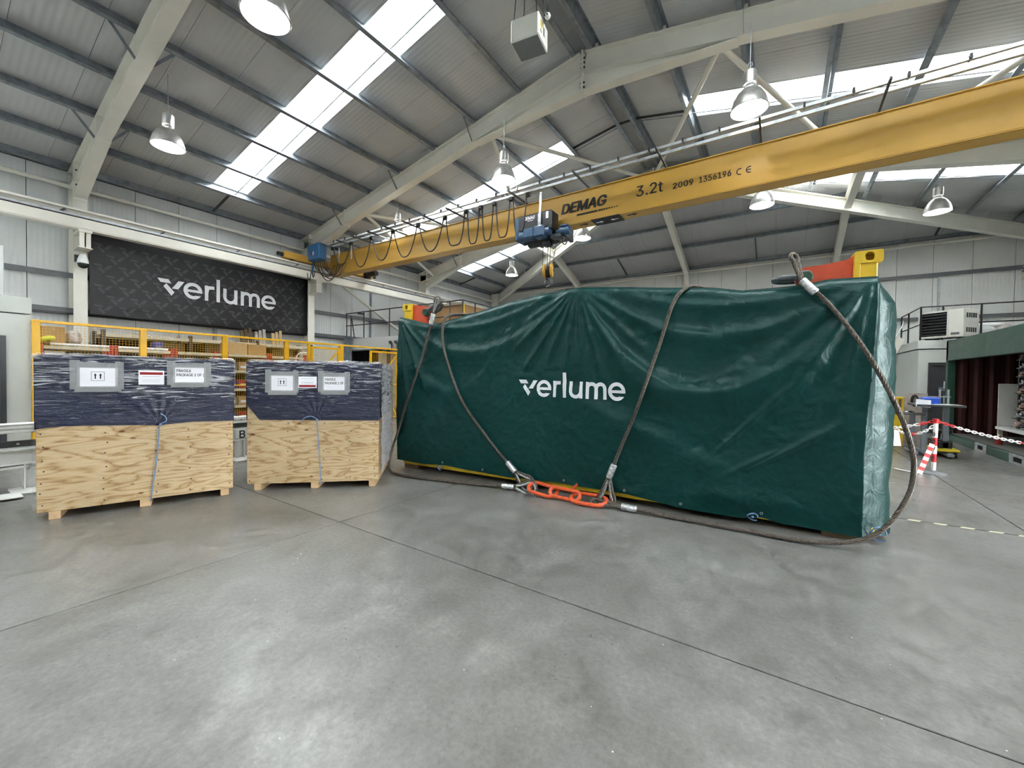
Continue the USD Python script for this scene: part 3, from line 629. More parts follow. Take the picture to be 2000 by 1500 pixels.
part(hk, 'body', MB().cyl((-4.9, 8.72, 4.14), (-4.7, 8.78, 4.14), .06, 12).cbox((-4.85, 8.7, 3.98), (-4.75, 8.8, 4.14), .02), 'black')
a = np.linspace(math.radians(110), math.radians(-165), 26)
part(hk, 'hook', MB().tube(np.stack([-4.8+.09*np.cos(a), np.full(26, 8.75), 3.86+.1*np.sin(a)], 1), np.interp(np.arange(26), [0, 10, 25], [.032, .038, .014]), 10).cyl((-4.83, 8.75, 3.95), (-4.82, 8.75, 4.02), .035, 12), 'dark_steel', True)
part(hk, 'safety_latch', MB().bar((-4.86, 8.75, 3.95), (-4.9, 8.75, 3.84), .03, .008), 'galv_light')

# ---------------------------------------------------------------- high-bay lamps
def lamp(label, x, y, z, proto=None, r=.28):
    if proto is not None: return copy(proto, label, (x, y, z), 0, 'high-bay lamps')
    t = thing('high_bay_lamp', label, 'lamp', (x, y, z), group='high-bay lamps')
    out = [(.10, .36), (.125, .34), (.19, .27), (.245, .17), (.275, .06), (.285, 0.)]
    part(t, 'reflector', MB().lathe(out, 32), 'reflector_out', True, local=True)
    part(t, 'reflector_lining', MB().lathe([(q[0]-.008, q[1]-.004) for q in out][::-1], 32), 'reflector_in', True, local=True)
    part(t, 'rim', MB().tube([(.285*math.cos(a), .285*math.sin(a), 0) for a in np.linspace(0, 2*np.pi, 40, endpoint=False)], .008, 6, True), 'bright_metal', True, local=True)
    part(t, 'ballast_housing', MB().lathe([(0, .42), (.098, .42), (.105, .43), (.105, .62), (.095, .64), (0, .64)], 24), 'reflector_out', 30, local=True)
    part(t, 'neck', MB().lathe([(.06, .33), (.06, .43)], 16).box((-.09, -.012, .35), (.09, .012, .43)), 'galv', local=True)
    part(t, 'bulb', MB().ball((0, 0, .16), .085, 2, (1, 1, 1.35)), 'lamp_glow', True, local=True)
    part(t, 'suspension', MB().cyl((0, 0, .64), (0, 0, 1.45), .008, 6).tube([(.03*math.sin(a), 0, .72+.04-.04*math.cos(a)) for a in np.linspace(0, 5, 10)], .006, 5), 'galv_light', True, local=True)
    return t
LZ = 6.14
L0 = lamp('high-bay lamp left of the first row of skylights, near the nearest portal frame', -10.5, 3.03, LZ)
for lb, x, y, z in (('high-bay lamp cut off by the top edge of the photo', -5.62, 2.62, LZ), ('high-bay lamp hanging in front of the middle skylight, left of the crane text', -5.5, 7.8, LZ),
                    ('high-bay lamp seen just above the crane rails near the left portal column', -10.45, 8.9, LZ), ('high-bay lamp right below the arrow signs of the crane girder', -5.55, 12.42, LZ),
                    ('high-bay lamp in front of the right-hand skylight above the crane girder', -.55, 7.98, LZ), ('high-bay lamp peeping out below the middle of the crane girder', -.52, 12.5, LZ),
                    ('rightmost high-bay lamp, hung on a hook under the far right skylight', 3.4, 15.4, LZ), ('farthest high-bay lamp, small and white above the left end of the tarpaulin', -10.25, 15.3, LZ)):
    lamp(lb, x, y, z, L0)

# ---------------------------------------------------------------- tarpaulin-covered container frame
CO = np.array([-5.328, 4.693, 0.]); CA = math.radians(4.5013)
CD = np.array([math.cos(CA), math.sin(CA), 0]); CN = np.array([-math.sin(CA), math.cos(CA), 0])   # along the front, into the container
def CW(s, d, z): return CO+np.multiply.outer(s, CD)+np.multiply.outer(d, CN)+np.multiply.outer(z, np.array([0, 0, 1.]))
ZT = np.array([(-.08, 2.545), (.13, 2.50), (.45, 2.42), (.68, 2.37), (.94, 2.43), (1.19, 2.475), (1.56, 2.54), (2.09, 2.645), (2.57, 2.705), (2.95, 2.735), (3.09, 2.742), (3.25, 2.735), (3.57, 2.71), (4.18, 2.645), (4.67, 2.60), (4.97, 2.54), (5.21, 2.535), (5.48, 2.55), (5.73, 2.585), (6.13, 2.575)])
ZB = np.array([(-.1, .135), (.5, .125), (.95, .15), (1.4, .125), (2.1, .12), (2.8, .15), (3.2, .135), (3.8, .13), (4.4, .075), (5.0, .06), (5.2, .10), (5.4, .06), (6.2, .06)])
zt = lambda s: np.interp(s, ZT[:, 0], ZT[:, 1])
zb = lambda s: np.interp(s, ZB[:, 0], ZB[:, 1])
def swag(s, z, a, b, sag, amp, w, wl=None):
    t = (s-a[0])/(b[0]-a[0]); zc = a[1]+(b[1]-a[1])*t-sag*4*t*(1-t); e = np.clip(np.sin(np.pi*np.clip(t, 0, 1)), 0, 1)**.6
    q = z-zc; ww = np.where(q > 0, w, wl or w); return amp*e*np.exp(-(q/ww)**2)
def crease(s, z, a, b, amp, w):
    a, b = np.array(a), np.array(b); L = np.linalg.norm(b-a); u = (b-a)/L
    t = ((s-a[0])*u[0]+(z-a[1])*u[1])/L; q = -(s-a[0])*u[1]+(z-a[1])*u[0]
    return amp*np.exp(-(q/(w*(.35+.65*np.clip(t, 0, 1))))**2)*np.clip(t*6, 0, 1)*np.clip((1-t)*3, 0, 1)
def tarp_disp(s, z):
    """How far the cloth stands out of the frame's front plane."""
    s, z = np.asarray(s, float), np.asarray(z, float); top = zt(s); h = np.clip((top-z)/(top-.1), 0, 1)
    d = .035+.03*np.sin(np.pi*h)*(1+.4*np.sin(s*1.9+.5))
    # hem wave and belly
    d += .02*h**3*np.sin(s*3.1+.4)+.03*np.exp(-((s-4.95)/.45)**2-((z-.28)/.12)**2)
    # slack swags between the middle peak and the right corner, and on the left
    for a, b, sag, amp, w, wl in (((3.5, 2.66), (5.9, 2.52), .20, .030, .05, .08), ((3.3, 2.66), (5.95, 2.50), .52, .040, .07, .14), ((3.2, 2.5), (6.0, 2.42), 1.05, .085, .10, .30), ((3.6, 1.75), (5.2, 1.95), .42, .028, .06, .16),
                                  ((.05, 2.5), (2.6, 2.62), .26, .028, .04, .07), ((.1, 2.46), (2.9, 2.62), .62, .04, .07, .16), ((3.0, 1.3), (5.0, .5), -.02, .045, .10, .22), ((-.02, 2.3), (2.2, 2.4), 1.05, .03, .09, .2)):
        d += swag(s, z, a, b, sag, amp, w, wl)
    # folds fanning from the peak and the corners
    for th, L, amp, w in ((-150, 1.0, .028, .05), (-138, 1.35, .034, .055), (-124, 1.6, .036, .06), (-112, 1.2, .03, .05), (-98, 1.7, .03, .06), (-84, 1.2, .026, .05), (-72, 1.5, .034, .06), (-58, 1.5, .036, .07), (-44, 1.5, .036, .07), (-30, 1.2, .03, .06)):
        r = math.radians(th); d += crease(s, z, (3.09, 2.75), (3.09+L*math.cos(r), 2.75+L*math.sin(r)), amp, w)
    for th, L, amp, w in ((-80, 2.0, .045, .06), (-62, 1.5, .045, .06), (-45, 1.1, .035, .05)):
        r = math.radians(th); d += crease(s, z, (-.05, 2.56), (-.05+L*math.cos(r), 2.56+L*math.sin(r)), amp, w)
    for th, L, amp, w in ((-99, 1.2, .022, .06), (-118, 1.6, .034, .10), (-136, 2.0, .036, .12)):
        r = math.radians(th); d += crease(s, z, (6.05, 2.58), (6.05+L*math.cos(r), 2.58+L*math.sin(r)), amp, w)
    d += crease(s, z, (5.0, .55), (6.0, 1.25), .03, .05)+crease(s, z, (4.7, .7), (5.6, 1.7), .03, .06)+crease(s, z, (5.35, .85), (4.75, .45), .025, .04)
    # packing creases: a faint grid pressed into the cloth
    for sc in (1.55, 2.1, 2.52, 3.06, 3.55, 4.3, 4.95): d += .004*np.exp(-((s-sc-.02*np.sin(z*3))/.012)**2)
    for zc in (.95, 1.75): d += .003*np.exp(-((z-zc-.015*np.sin(s*4))/.012)**2)
    # crumples
    P = np.stack([s, z, 0*s], -1); w1 = meshkit.fbm(P*1.7, 3, 5)-.5; w2 = meshkit.fbm(P*1.7+9, 3, 6)-.5
    q = P+.35*np.stack([w1, w2, 0*w1], -1); n1 = meshkit.fbm(q*2.6, 4, 2); n2 = meshkit.fbm(q*7., 3, 3)
    d += .016*(1-np.abs(2*n1-1)*2)+.005*(1-np.abs(2*n2-1)*2)
    return d*np.clip((top-z)/.06, .25, 1)
tc = thing('tarpaulin_cover', 'dark green tarpaulin draped over the long container frame', 'tarpaulin', CO, CA)
sF = np.linspace(-.07, 6.1, 330); NZ = 130; tt = np.linspace(0, 1, NZ)
S, Tm = np.meshgrid(sF, tt, indexing='ij'); Zg = zb(S)+(zt(S)-zb(S))*Tm
pull = np.clip((S-5.7)/.4, 0, 1); Sx = S-pull*.07*np.clip((2.3-Zg)/1.4, 0, 1)
front = CW(Sx, -tarp_disp(S, Zg), Zg)
DEP = 2.46; qd = np.linspace(0, 1, 46)[1:-1]**1.6
def bulge(q, z): return .20*np.clip((2.56-z)/.22, 0, 1)**.5*np.clip(q/.10, 0, 1)**.7*(1-.25*np.clip((1.3-z)/1.2, 0, 1)*0)
Q, T2 = np.meshgrid(qd, tt, indexing='ij'); zl = zb(6.1)+(zt(6.1)-zb(6.1))*T2
nz = meshkit.fbm(np.stack([Q*5, zl*1.8, 0*zl+3], -1), 4, 8)-.5; nz2 = meshkit.fbm(np.stack([Q*14, zl*3.5, 0*zl+3], -1), 3, 9)
right = CW(6.10+bulge(Q, zl)*(1+.3*nz)+.010*(1-2*np.abs(2*nz2-1))*np.clip((2.5-zl)/.3, 0, 1)-.03*np.clip((2.3-zl), 0, 1)*(1-np.clip(Q/.05, 0, 1)), Q*DEP, zl)
sb = sF[::-1]; SB, TB = np.meshgrid(sb, tt, indexing='ij'); ZBk = .1+(zt(SB)-.1)*TB
back = CW(SB, DEP+.04+.03*meshkit.fbm(np.stack([SB*2, ZBk*2, 0*SB], -1), 3, 4), ZBk)
left = CW(-.07-.04*np.sin(np.pi*(1-Q[::-1]))*np.sin(np.pi*T2)-.03*nz, Q[::-1]*DEP, zb(-.07)+(zt(-.07)-zb(-.07))*T2)
ring = np.concatenate([front, right, back, left], 0); nR = len(ring); v = ring.reshape(-1, 3); f = []
I = np.arange(nR); J = np.arange(NZ-1); A = (I[:, None]*NZ+J); B = (((I+1) % nR)[:, None]*NZ+J)
f = np.stack([A, B, B+1, A+1], -1).reshape(-1, 4)
# roof of the cover
KR = 24; w = np.linspace(0, 1, KR)[1:-1]; ft = front[:, -1]; bt = back[::-1, -1]
rf = ft[:, None]*(1-w)[None, :, None]+bt[:, None]*w[None, :, None]; lift = np.sin(np.pi*w)[None]*(.015+.03*(meshkit.fbm(np.stack([sF[:, None]*1.5+0*w, w[None]*4+0*sF[:, None], 0*w+0*sF[:, None]], -1), 3, 12)))
rf[..., 2] += lift
rows = np.concatenate([ft[:, None], rf, bt[:, None]], 1); v2 = rows.reshape(-1, 3); o = len(v)
A = (np.arange(len(sF)-1)[:, None]*KR+np.arange(KR-1))+o; f2 = np.stack([A, A+KR, A+KR+1, A+1], -1).reshape(-1, 4)
mb = MB().add(np.vstack([v, v2]), np.vstack([f, f2])); part(tc, 'cover', mb, 'tarpaulin', True)
mb = MB()
for s in (.9, 1.65, 2.25, 2.95, 3.75, 4.4, 5.2): 
    p = CW(s, -float(tarp_disp(s, zb(s)+.05))-.003, float(zb(s))+.045); part(tc, 'eyelet', MB().tube([p+CD*.012*math.cos(a)+np.array([0, 0, .012*math.sin(a)]) for a in np.linspace(0, 6.28, 12, endpoint=False)], .004, 5, True), 'bright_metal', True)
# company wordmark printed on cloth, built from strokes (unit = x-height)
def wordmark():
    W = .215; P = [Polygon([(0, 1.01), (.57, 1.01), (.72, .77), (.16, .77)]), Polygon([(.46, .74), (.88, .24), (.72, .0), (.31, .55)]), Polygon([(1.10, .99), (1.42, .99), (1.07, .46), (.74, .46)])]
    def e(x):
        c = Point(x+.53, .5); g = c.buffer(.53, 32).difference(c.buffer(.53-W, 32))
        return g.difference(Polygon([(x+.53, .41), (x+1.3, .41), (x+1.3, .22), (x+.72, .22)])).union(sbox(x+.2, .41, x+1.03, .575))
    P.append(e(1.36))
    P += [sbox(2.56, 0, 2.56+W, 1), LineString([(2.56+W/2, .52), (2.60+W/2, .74), (2.78, .88), (3.14, .9)]).buffer(W/2, cap_style=2)]
    P.append(sbox(3.26, 0, 3.26+W, 1.52))
    u = LineString([(3.78, 1), (3.78, .45)]+[(4.13-.35*math.cos(a), .45-.36*math.sin(a)) for a in np.linspace(0, math.pi, 24)]+[(4.48, 1)]).buffer(W/2, cap_style=2)
    P += [u, sbox(4.48-W/2, 0, 4.48+W/2, 1)]
    P.append(sbox(4.80, 0, 4.80+W, 1))
    for x in (4.91, 5.46): P.append(LineString([(x, .3), (x, .62)]+[(x+.275-.275*math.cos(a), .62+.27*math.sin(a)) for a in np.linspace(0, math.pi, 20)]+[(x+.55, 0)]).buffer(W/2, cap_style=2))
    P.append(e(6.22)); return P
def dense(poly, size):
    m = trimesh.creation.extrude_polygon(poly, .001, engine='earcut'); f = np.array([t for t in m.faces if (m.vertices[t][:, 2] > .0005).all()]); v, f = trimesh.remesh.subdivide_to_size(m.vertices, f, size, 14)
    return np.array(v), np.array(f)
for g in wordmark():
    for q in getattr(g, 'geoms', [g]):
        vv, ff = dense(q, .09); k = 1.49/7.28; s = 2.262+vv[:, 0]*k*1.0; z = 1.305+vv[:, 1]*.218-.012*(s-2.26)
        part(tc, 'printed_letter', MB().add(CW(s, -tarp_disp(s, z)-.004, z), ff), 'logo_white', True)

cf = thing('lifting_frame', 'yellow container frame with red corner lugs sticking out above the green tarpaulin', 'lifting frame', CO, CA)
def cbx(mb, s0, s1, d0, d1, z0, z1, c=.01): return mb.cbox((s0, d0, z0), (s1, d1, z1), c, CO, CD, CN)
part(cf, 'bottom_rail', cbx(MB(), .02, 6.04, .0, .14, .07, .2), 'frame_yellow'); part(cf, 'bottom_rail', cbx(MB(), .02, 6.04, 2.3, 2.42, .07, .2), 'frame_yellow')
part(cf, 'bottom_rail', cbx(MB(), .02, .14, .14, 2.3, .07, .2), 'frame_yellow'); part(cf, 'bottom_rail', cbx(MB(), 5.92, 6.14, .02, 2.3, .07, .15), 'frame_yellow')
part(cf, 'body', cbx(MB(), .1, 5.96, .16, 2.28, .2, 2.3), 'dark_steel')
for s in (0, 5.88):
    for d in (.02, 2.24): part(cf, 'corner_post', cbx(MB(), s+.02, s+.18, d, d+.18, .07, 2.5), 'frame_yellow')
def lug(s0, flip, d0):
    """Corner casting cap with a slot, its stem, and the red pad-eye plate running along the front."""
    x = (lambda a: s0+a) if not flip else (lambda a: s0-a)
    P = Polygon([(0, 0), (.215, 0), (.215, .118), (.0, .118)]).buffer(-.018).buffer(.018); hole = LineString([(.10, .053), (.10, .07)]).buffer(.034)
    sx = -1 if flip else 1
    cap = MB().prism(P.difference(hole), CW(s0, d0, 2.715), CD*sx, np.array([0, 0, 1.]), CN, .022)
    cbx(cap, x(0), x(.215), d0+.14, d0+.18, 2.72, 2.83, .004); cbx(cap, x(0), x(.03), d0+.02, d0+.15, 2.72, 2.83, .004); cbx(cap, x(.185), x(.215), d0+.02, d0+.15, 2.72, 2.83, .004); cbx(cap, x(.02), x(.2), d0+.02, d0+.16, 2.818, 2.832, .004)
    part(cf, 'corner_cap', cap, 'frame_yellow')
    part(cf, 'cap_stem', cbx(cbx(MB(), x(.035), x(.215), d0+.02, d0+.17, 2.42, 2.72), x(.17), x(.215), d0-.0, d0+.03, 2.42, 2.72, .004), 'frame_yellow')
    E = Polygon([(.215, -.30), (.215, .09), (.27, .055), (.44, .03), (.57, .025)]+[(.57+.115*math.sin(a), -.09+.115*math.cos(a)) for a in np.linspace(0, math.pi, 16)]+[(.56, -.3)])
    part(cf, 'pad_eye', MB().prism(E.difference(Point(.60, -.09).buffer(.04)), CW(s0, d0+.06, 2.72), CD*sx, np.array([0, 0, 1.]), CN, .07), 'lug_red')
lug(6.135, True, -.01); lug(6.135, True, 2.26)
_l = len(_count)
def lug_left():
    for d0 in (-.01, 2.26):
        z0 = 2.64-2.715; P = Polygon([(0, 0), (.19, 0), (.19, .115), (.0, .115)]).buffer(-.016).buffer(.016); hole = LineString([(.085, .05), (.085, .072)]).buffer(.026)
        cap = MB().prism(P.difference(hole), CW(-.02, d0, 2.64), CD, np.array([0, 0, 1.]), CN, .022); cbx(cap, -.02, .17, d0+.13, d0+.17, 2.64, 2.755, .004); cbx(cap, -.02, .01, d0+.02, d0+.14, 2.64, 2.755, .004); cbx(cap, .14, .17, d0+.02, d0+.14, 2.64, 2.755, .004); cbx(cap, -.01, .16, d0+.02, d0+.15, 2.74, 2.756, .004)
        part(cf, 'corner_cap', cap, 'frame_yellow'); part(cf, 'cap_stem', cbx(MB(), 0, .17, d0+.01, d0+.16, 2.36, 2.645), 'frame_yellow')
        E = Polygon([(.17, 2.36), (.17, 2.745), (.24, 2.735), (.42, 2.70)]+[(.46+.105*math.sin(a), 2.59+.105*math.cos(a)) for a in np.linspace(0, math.pi, 16)]+[(.46, 2.36)])
        part(cf, 'pad_eye', MB().prism(E.difference(Point(.49, 2.59).buffer(.035)), CW(0, d0+.05, 0), CD, np.array([0, 0, 1.]), CN, .07), 'lug_red')
lug_left()
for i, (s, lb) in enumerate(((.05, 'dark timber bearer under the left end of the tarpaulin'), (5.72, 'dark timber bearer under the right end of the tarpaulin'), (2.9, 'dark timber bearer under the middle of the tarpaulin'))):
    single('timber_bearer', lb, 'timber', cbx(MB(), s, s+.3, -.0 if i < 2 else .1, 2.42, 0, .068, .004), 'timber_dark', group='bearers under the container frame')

# ---------------------------------------------------------------- shackles, wire rope slings, master links
def shackle(label, s, d, z, dirn, tilt):
    """Bow shackle: pin through the pad-eye along CN, bow reaching along dirn."""
    c = CW(s, d, z); t = thing('bow_shackle', label, 'shackle', c)
    a = np.linspace(-math.pi/2-.25, math.pi/2+.25, 22); D = unit(dirn)
    bow = [c+CN*.075]+[c+D*(.15+.10*math.cos(x))+CN*(-.10*math.sin(x)) for x in a]+[c-CN*.075]
    bow = [c+CN*.075]+[c+D*(.15+.11*math.cos(x))+CN*(.095*math.sin(-x)) for x in a]+[c-CN*.075]
    part(t, 'bow', MB().tube(spline(bow, .015), .032, 12), 'shackle', True)
    part(t, 'pin', MB().cyl(c-CN*.13, c+CN*.12, .03, 16), 'shackle', 30)
    part(t, 'nut', MB().cyl(c-CN*.135, c-CN*.10, .055, 6).cyl(c-CN*.10, c-CN*.06, .062, 20), 'green_mark', 30)
    for sg in (-1, 1): part(t, 'eye', MB().cyl(c+CN*sg*.055, c+CN*sg*.095, .068, 20), 'shackle', 30)
shackle('dark bow shackle on the right lug, above the tarpaulin corner', 5.53, .085, 2.63, -CD+np.array([0, 0, .03]), 0)
shackle('dark bow shackle on the left lug, above the tarpaulin corner', .49, .085, 2.59, CD*.8+np.array([0, 0, .45]), 0)
def rope(mb, pts, r=.0215, pitch=.23, step=.022):
    p = spline(pts, step) if len(pts) < 45 else np.asarray(pts); n = len(p); T_ = np.gradient(p, axis=0); T_ /= np.linalg.norm(T_, axis=1, keepdims=True)
    X = unit(np.cross(T_[0], (.3, .2, 1))); N = []
    for q in T_: X = unit(X-q*np.dot(X, q)); N.append(X)
    N = np.array(N); Bn = np.cross(T_, N); L = np.r_[0, np.cumsum(np.linalg.norm(np.diff(p, axis=0), axis=1))]
    for k in range(6):
        a = (L/pitch*2*np.pi+k*np.pi/3)[:, None]; mb.tube(p+r*.64*(N*np.cos(a)+Bn*np.sin(a)), r*.38, 5)
    return mb
def eye_loop(c, D, U, ln, wd):
    """Teardrop through the ferrule end c, opening along D, in the plane of D and U."""
    a = np.linspace(-2.35, 2.35, 26); q = [(ln-wd+wd*math.cos(x), wd*math.sin(x)) for x in a]
    return [c+D*.0+U*-.012]+[c+D*x+U*y for x, y in q]+[c+D*.0+U*.012]
def clear_of_cloth(p):
    q = p-CO; s, d, z = q@CD, q@CN, q[:, 2]; lim = -tarp_disp(s, np.minimum(z, zt(s)-.001))-.034; on = (s > .0) & (s < 6.0) & (z > .12) & (z < zt(s)-.05) & (d < .02)
    d2 = np.where(on, np.minimum(d, lim), d); k = np.hanning(43)[1:-1]; k /= k.sum(); ex = np.minimum(d2-d, 0); ex = np.maximum.accumulate(-ex*0)-ex
    from scipy.ndimage import maximum_filter1d
    ex = np.convolve(np.pad(maximum_filter1d(ex, 25), 20, 'edge'), k, 'valid'); d2 = d-ex
    return p+np.outer(d2-d, CN)
def sling(name_label, pts, ends):
    """ends: list of (index 0 or -1, eye direction, plane normal direction, length, width, thimble)."""
    t = thing('wire_rope_sling', name_label, 'wire rope sling', pts[0])
    part(t, 'rope', rope(MB(), clear_of_cloth(spline(pts, .022))), 'wire', True)
    P = [np.asarray(p, float) for p in pts]
    for k, D, U, ln, wd, th in ends:
        c = P[k]; back = unit(P[1]-P[0]) if k == 0 else unit(P[-2]-P[-1]); D = unit(D); U = unit(np.asarray(U)-D*np.dot(U, D))
        q = part(t, 'ferrule', MB().lathe([(0, 0), (.035, .0), (.041, .008), (.041, .17), (.033, .18), (0, .18)], 20, c-back*.02, back), 'ferrule', 40)
        e = c-back*.02
        part(t, 'eye', rope(MB(), spline(eye_loop(e, D, U, ln, wd), .02), .02), 'wire', True)
        if th: part(t, 'thimble', MB().tube(spline(eye_loop(e+D*.03, D, U, ln-.05, wd-.03), .015), .02, 8), 'thimble', True)
CZ = np.array([0, 0, 1.])
def fp(s, z, out=.05): return CW(s, -float(tarp_disp(s, z))-out, z)
UL = CW(3.0, 0, 0)
# left leg from the left shackle down to the floor
e1 = CW(2.28, -.24, .05)
sling('wire rope sling hanging from the left lug and curling along the floor', [CW(.72, -.10, 2.52), fp(.66, 2.3, .035), fp(.5, 1.7, .035), fp(.26, 1.15, .035), fp(.03, .65, .04), CW(-.03, -.22, .3), CW(.08, -.38, .06), CW(.45, -.50, .03), CW(1.2, -.42, .03), CW(1.8, -.32, .03), e1],
      [(0, CD*.55+CZ*1-CN*.1, CD-CZ*.4-CN*.1, .28, .07, True), (-1, CD, CZ*.9+CN*.35, .34, .115, True)])
e2 = CW(2.25, -.15, .25)
sling('wire rope sling over the tarpaulin top at left, its eye on the left orange link', [CW(1.35, .55, 2.6), CW(1.15, .2, 2.545), CW(.98, -.05, 2.50), fp(.93, 2.3, .035), fp(1.0, 1.9, .035), fp(1.32, 1.2, .035), fp(1.75, .68, .035), e2],
      [(-1, CD*.8-CZ*.65, CD*.7+CZ*.75+CN*.1, .34, .115, True)])
e3 = CW(3.59, -.15, .35)
sling('wire rope sling over the tarpaulin top near the middle, ending at the right orange link', [CW(4.9, .55, 2.63), CW(4.62, .25, 2.645), CW(4.42, -.02, 2.62), fp(4.28, 2.42, .035), fp(4.13, 1.9, .035), fp(3.93, 1.25, .035), fp(3.72, .72, .035), e3],
      [(-1, -CZ-CD*.08-CN*.1, CD*.9+CN*.2, .36, .10, True)])
e4 = CW(3.80, -.30, .05)
sling('wire rope sling from the right lug, looping round the tarpaulin end to the floor', [CW(5.50, -.12, 2.56), fp(5.72, 2.3, .04), CW(6.0, -.2, 1.82), CW(6.24, -.22, 1.25), CW(6.34, -.20, .82), CW(6.27, -.22, .46), CW(6.03, -.30, .15), CW(5.6, -.36, .035), CW(5.0, -.34, .03), CW(4.4, -.31, .03), e4],
      [(0, -CD*.25+CZ+CN*.18, CD*.25+CN*.3, .30, .05, False), (-1, -CD, CN+CZ*.3, .36, .06, False)])
lk = thing('master_link_chain', 'orange forged master links joining the rope eyes on the floor', 'chain', CW(2.9, -.3, 0))
def ring_link(c, D, U, ln, wd, r): 
    D = unit(D); U = unit(U-D*np.dot(U, D)); a = np.linspace(0, 2*np.pi, 48, endpoint=False)
    q = [c+D*(np.sign(math.cos(x))*(ln/2-wd/2)+wd/2*math.cos(x))+U*(wd/2*math.sin(x)) for x in a]; return MB().tube(q, r, 10, True)
part(lk, 'link', ring_link(CW(2.74, -.26, .085), CD-CZ*.12, CN*.85+CZ*.4, .40, .19, .024), 'link_orange', True)
part(lk, 'link', ring_link(CW(3.06, -.29, .085), CD-CZ*.05, CZ*.8+CN*.6, .40, .12, .024), 'link_orange', True)
part(lk, 'link', ring_link(CW(3.37, -.27, .06), CD, CN+CZ*.22, .44, .24, .025), 'link_orange', True)
part(lk, 'tag_plate', MB().bar(CW(3.12, -.2, .12), CW(3.18, -.16, .2), .07, .008), 'lug_red')
for i, (s, lb) in enumerate(((.85, 'pale blue cord tying the tarpaulin hem near the left end'), (5.12, 'pale blue cord tying the tarpaulin hem right of the links'), (6.16, 'pale blue cord loop at the right end of the yellow bottom rail'))):
    c = CW(s, -.06, .10) if i < 2 else CW(6.16, -.02, .11)
    q = [c+CD*.05*math.cos(a)*(1 if i < 2 else 1.2)+CZ*(.035*math.sin(a)*(1 if i < 2 else 1.9))+CN*.02*math.sin(2*a) for a in np.linspace(0, 5.6, 16)]
    t = thing('cord', lb, 'cord', c); part(t, 'knot', MB().ball(c-CN*.01, .014, 1), 'rope_blue', True); part(t, 'loop', MB().tube(q, .007, 6), 'rope_blue', True)

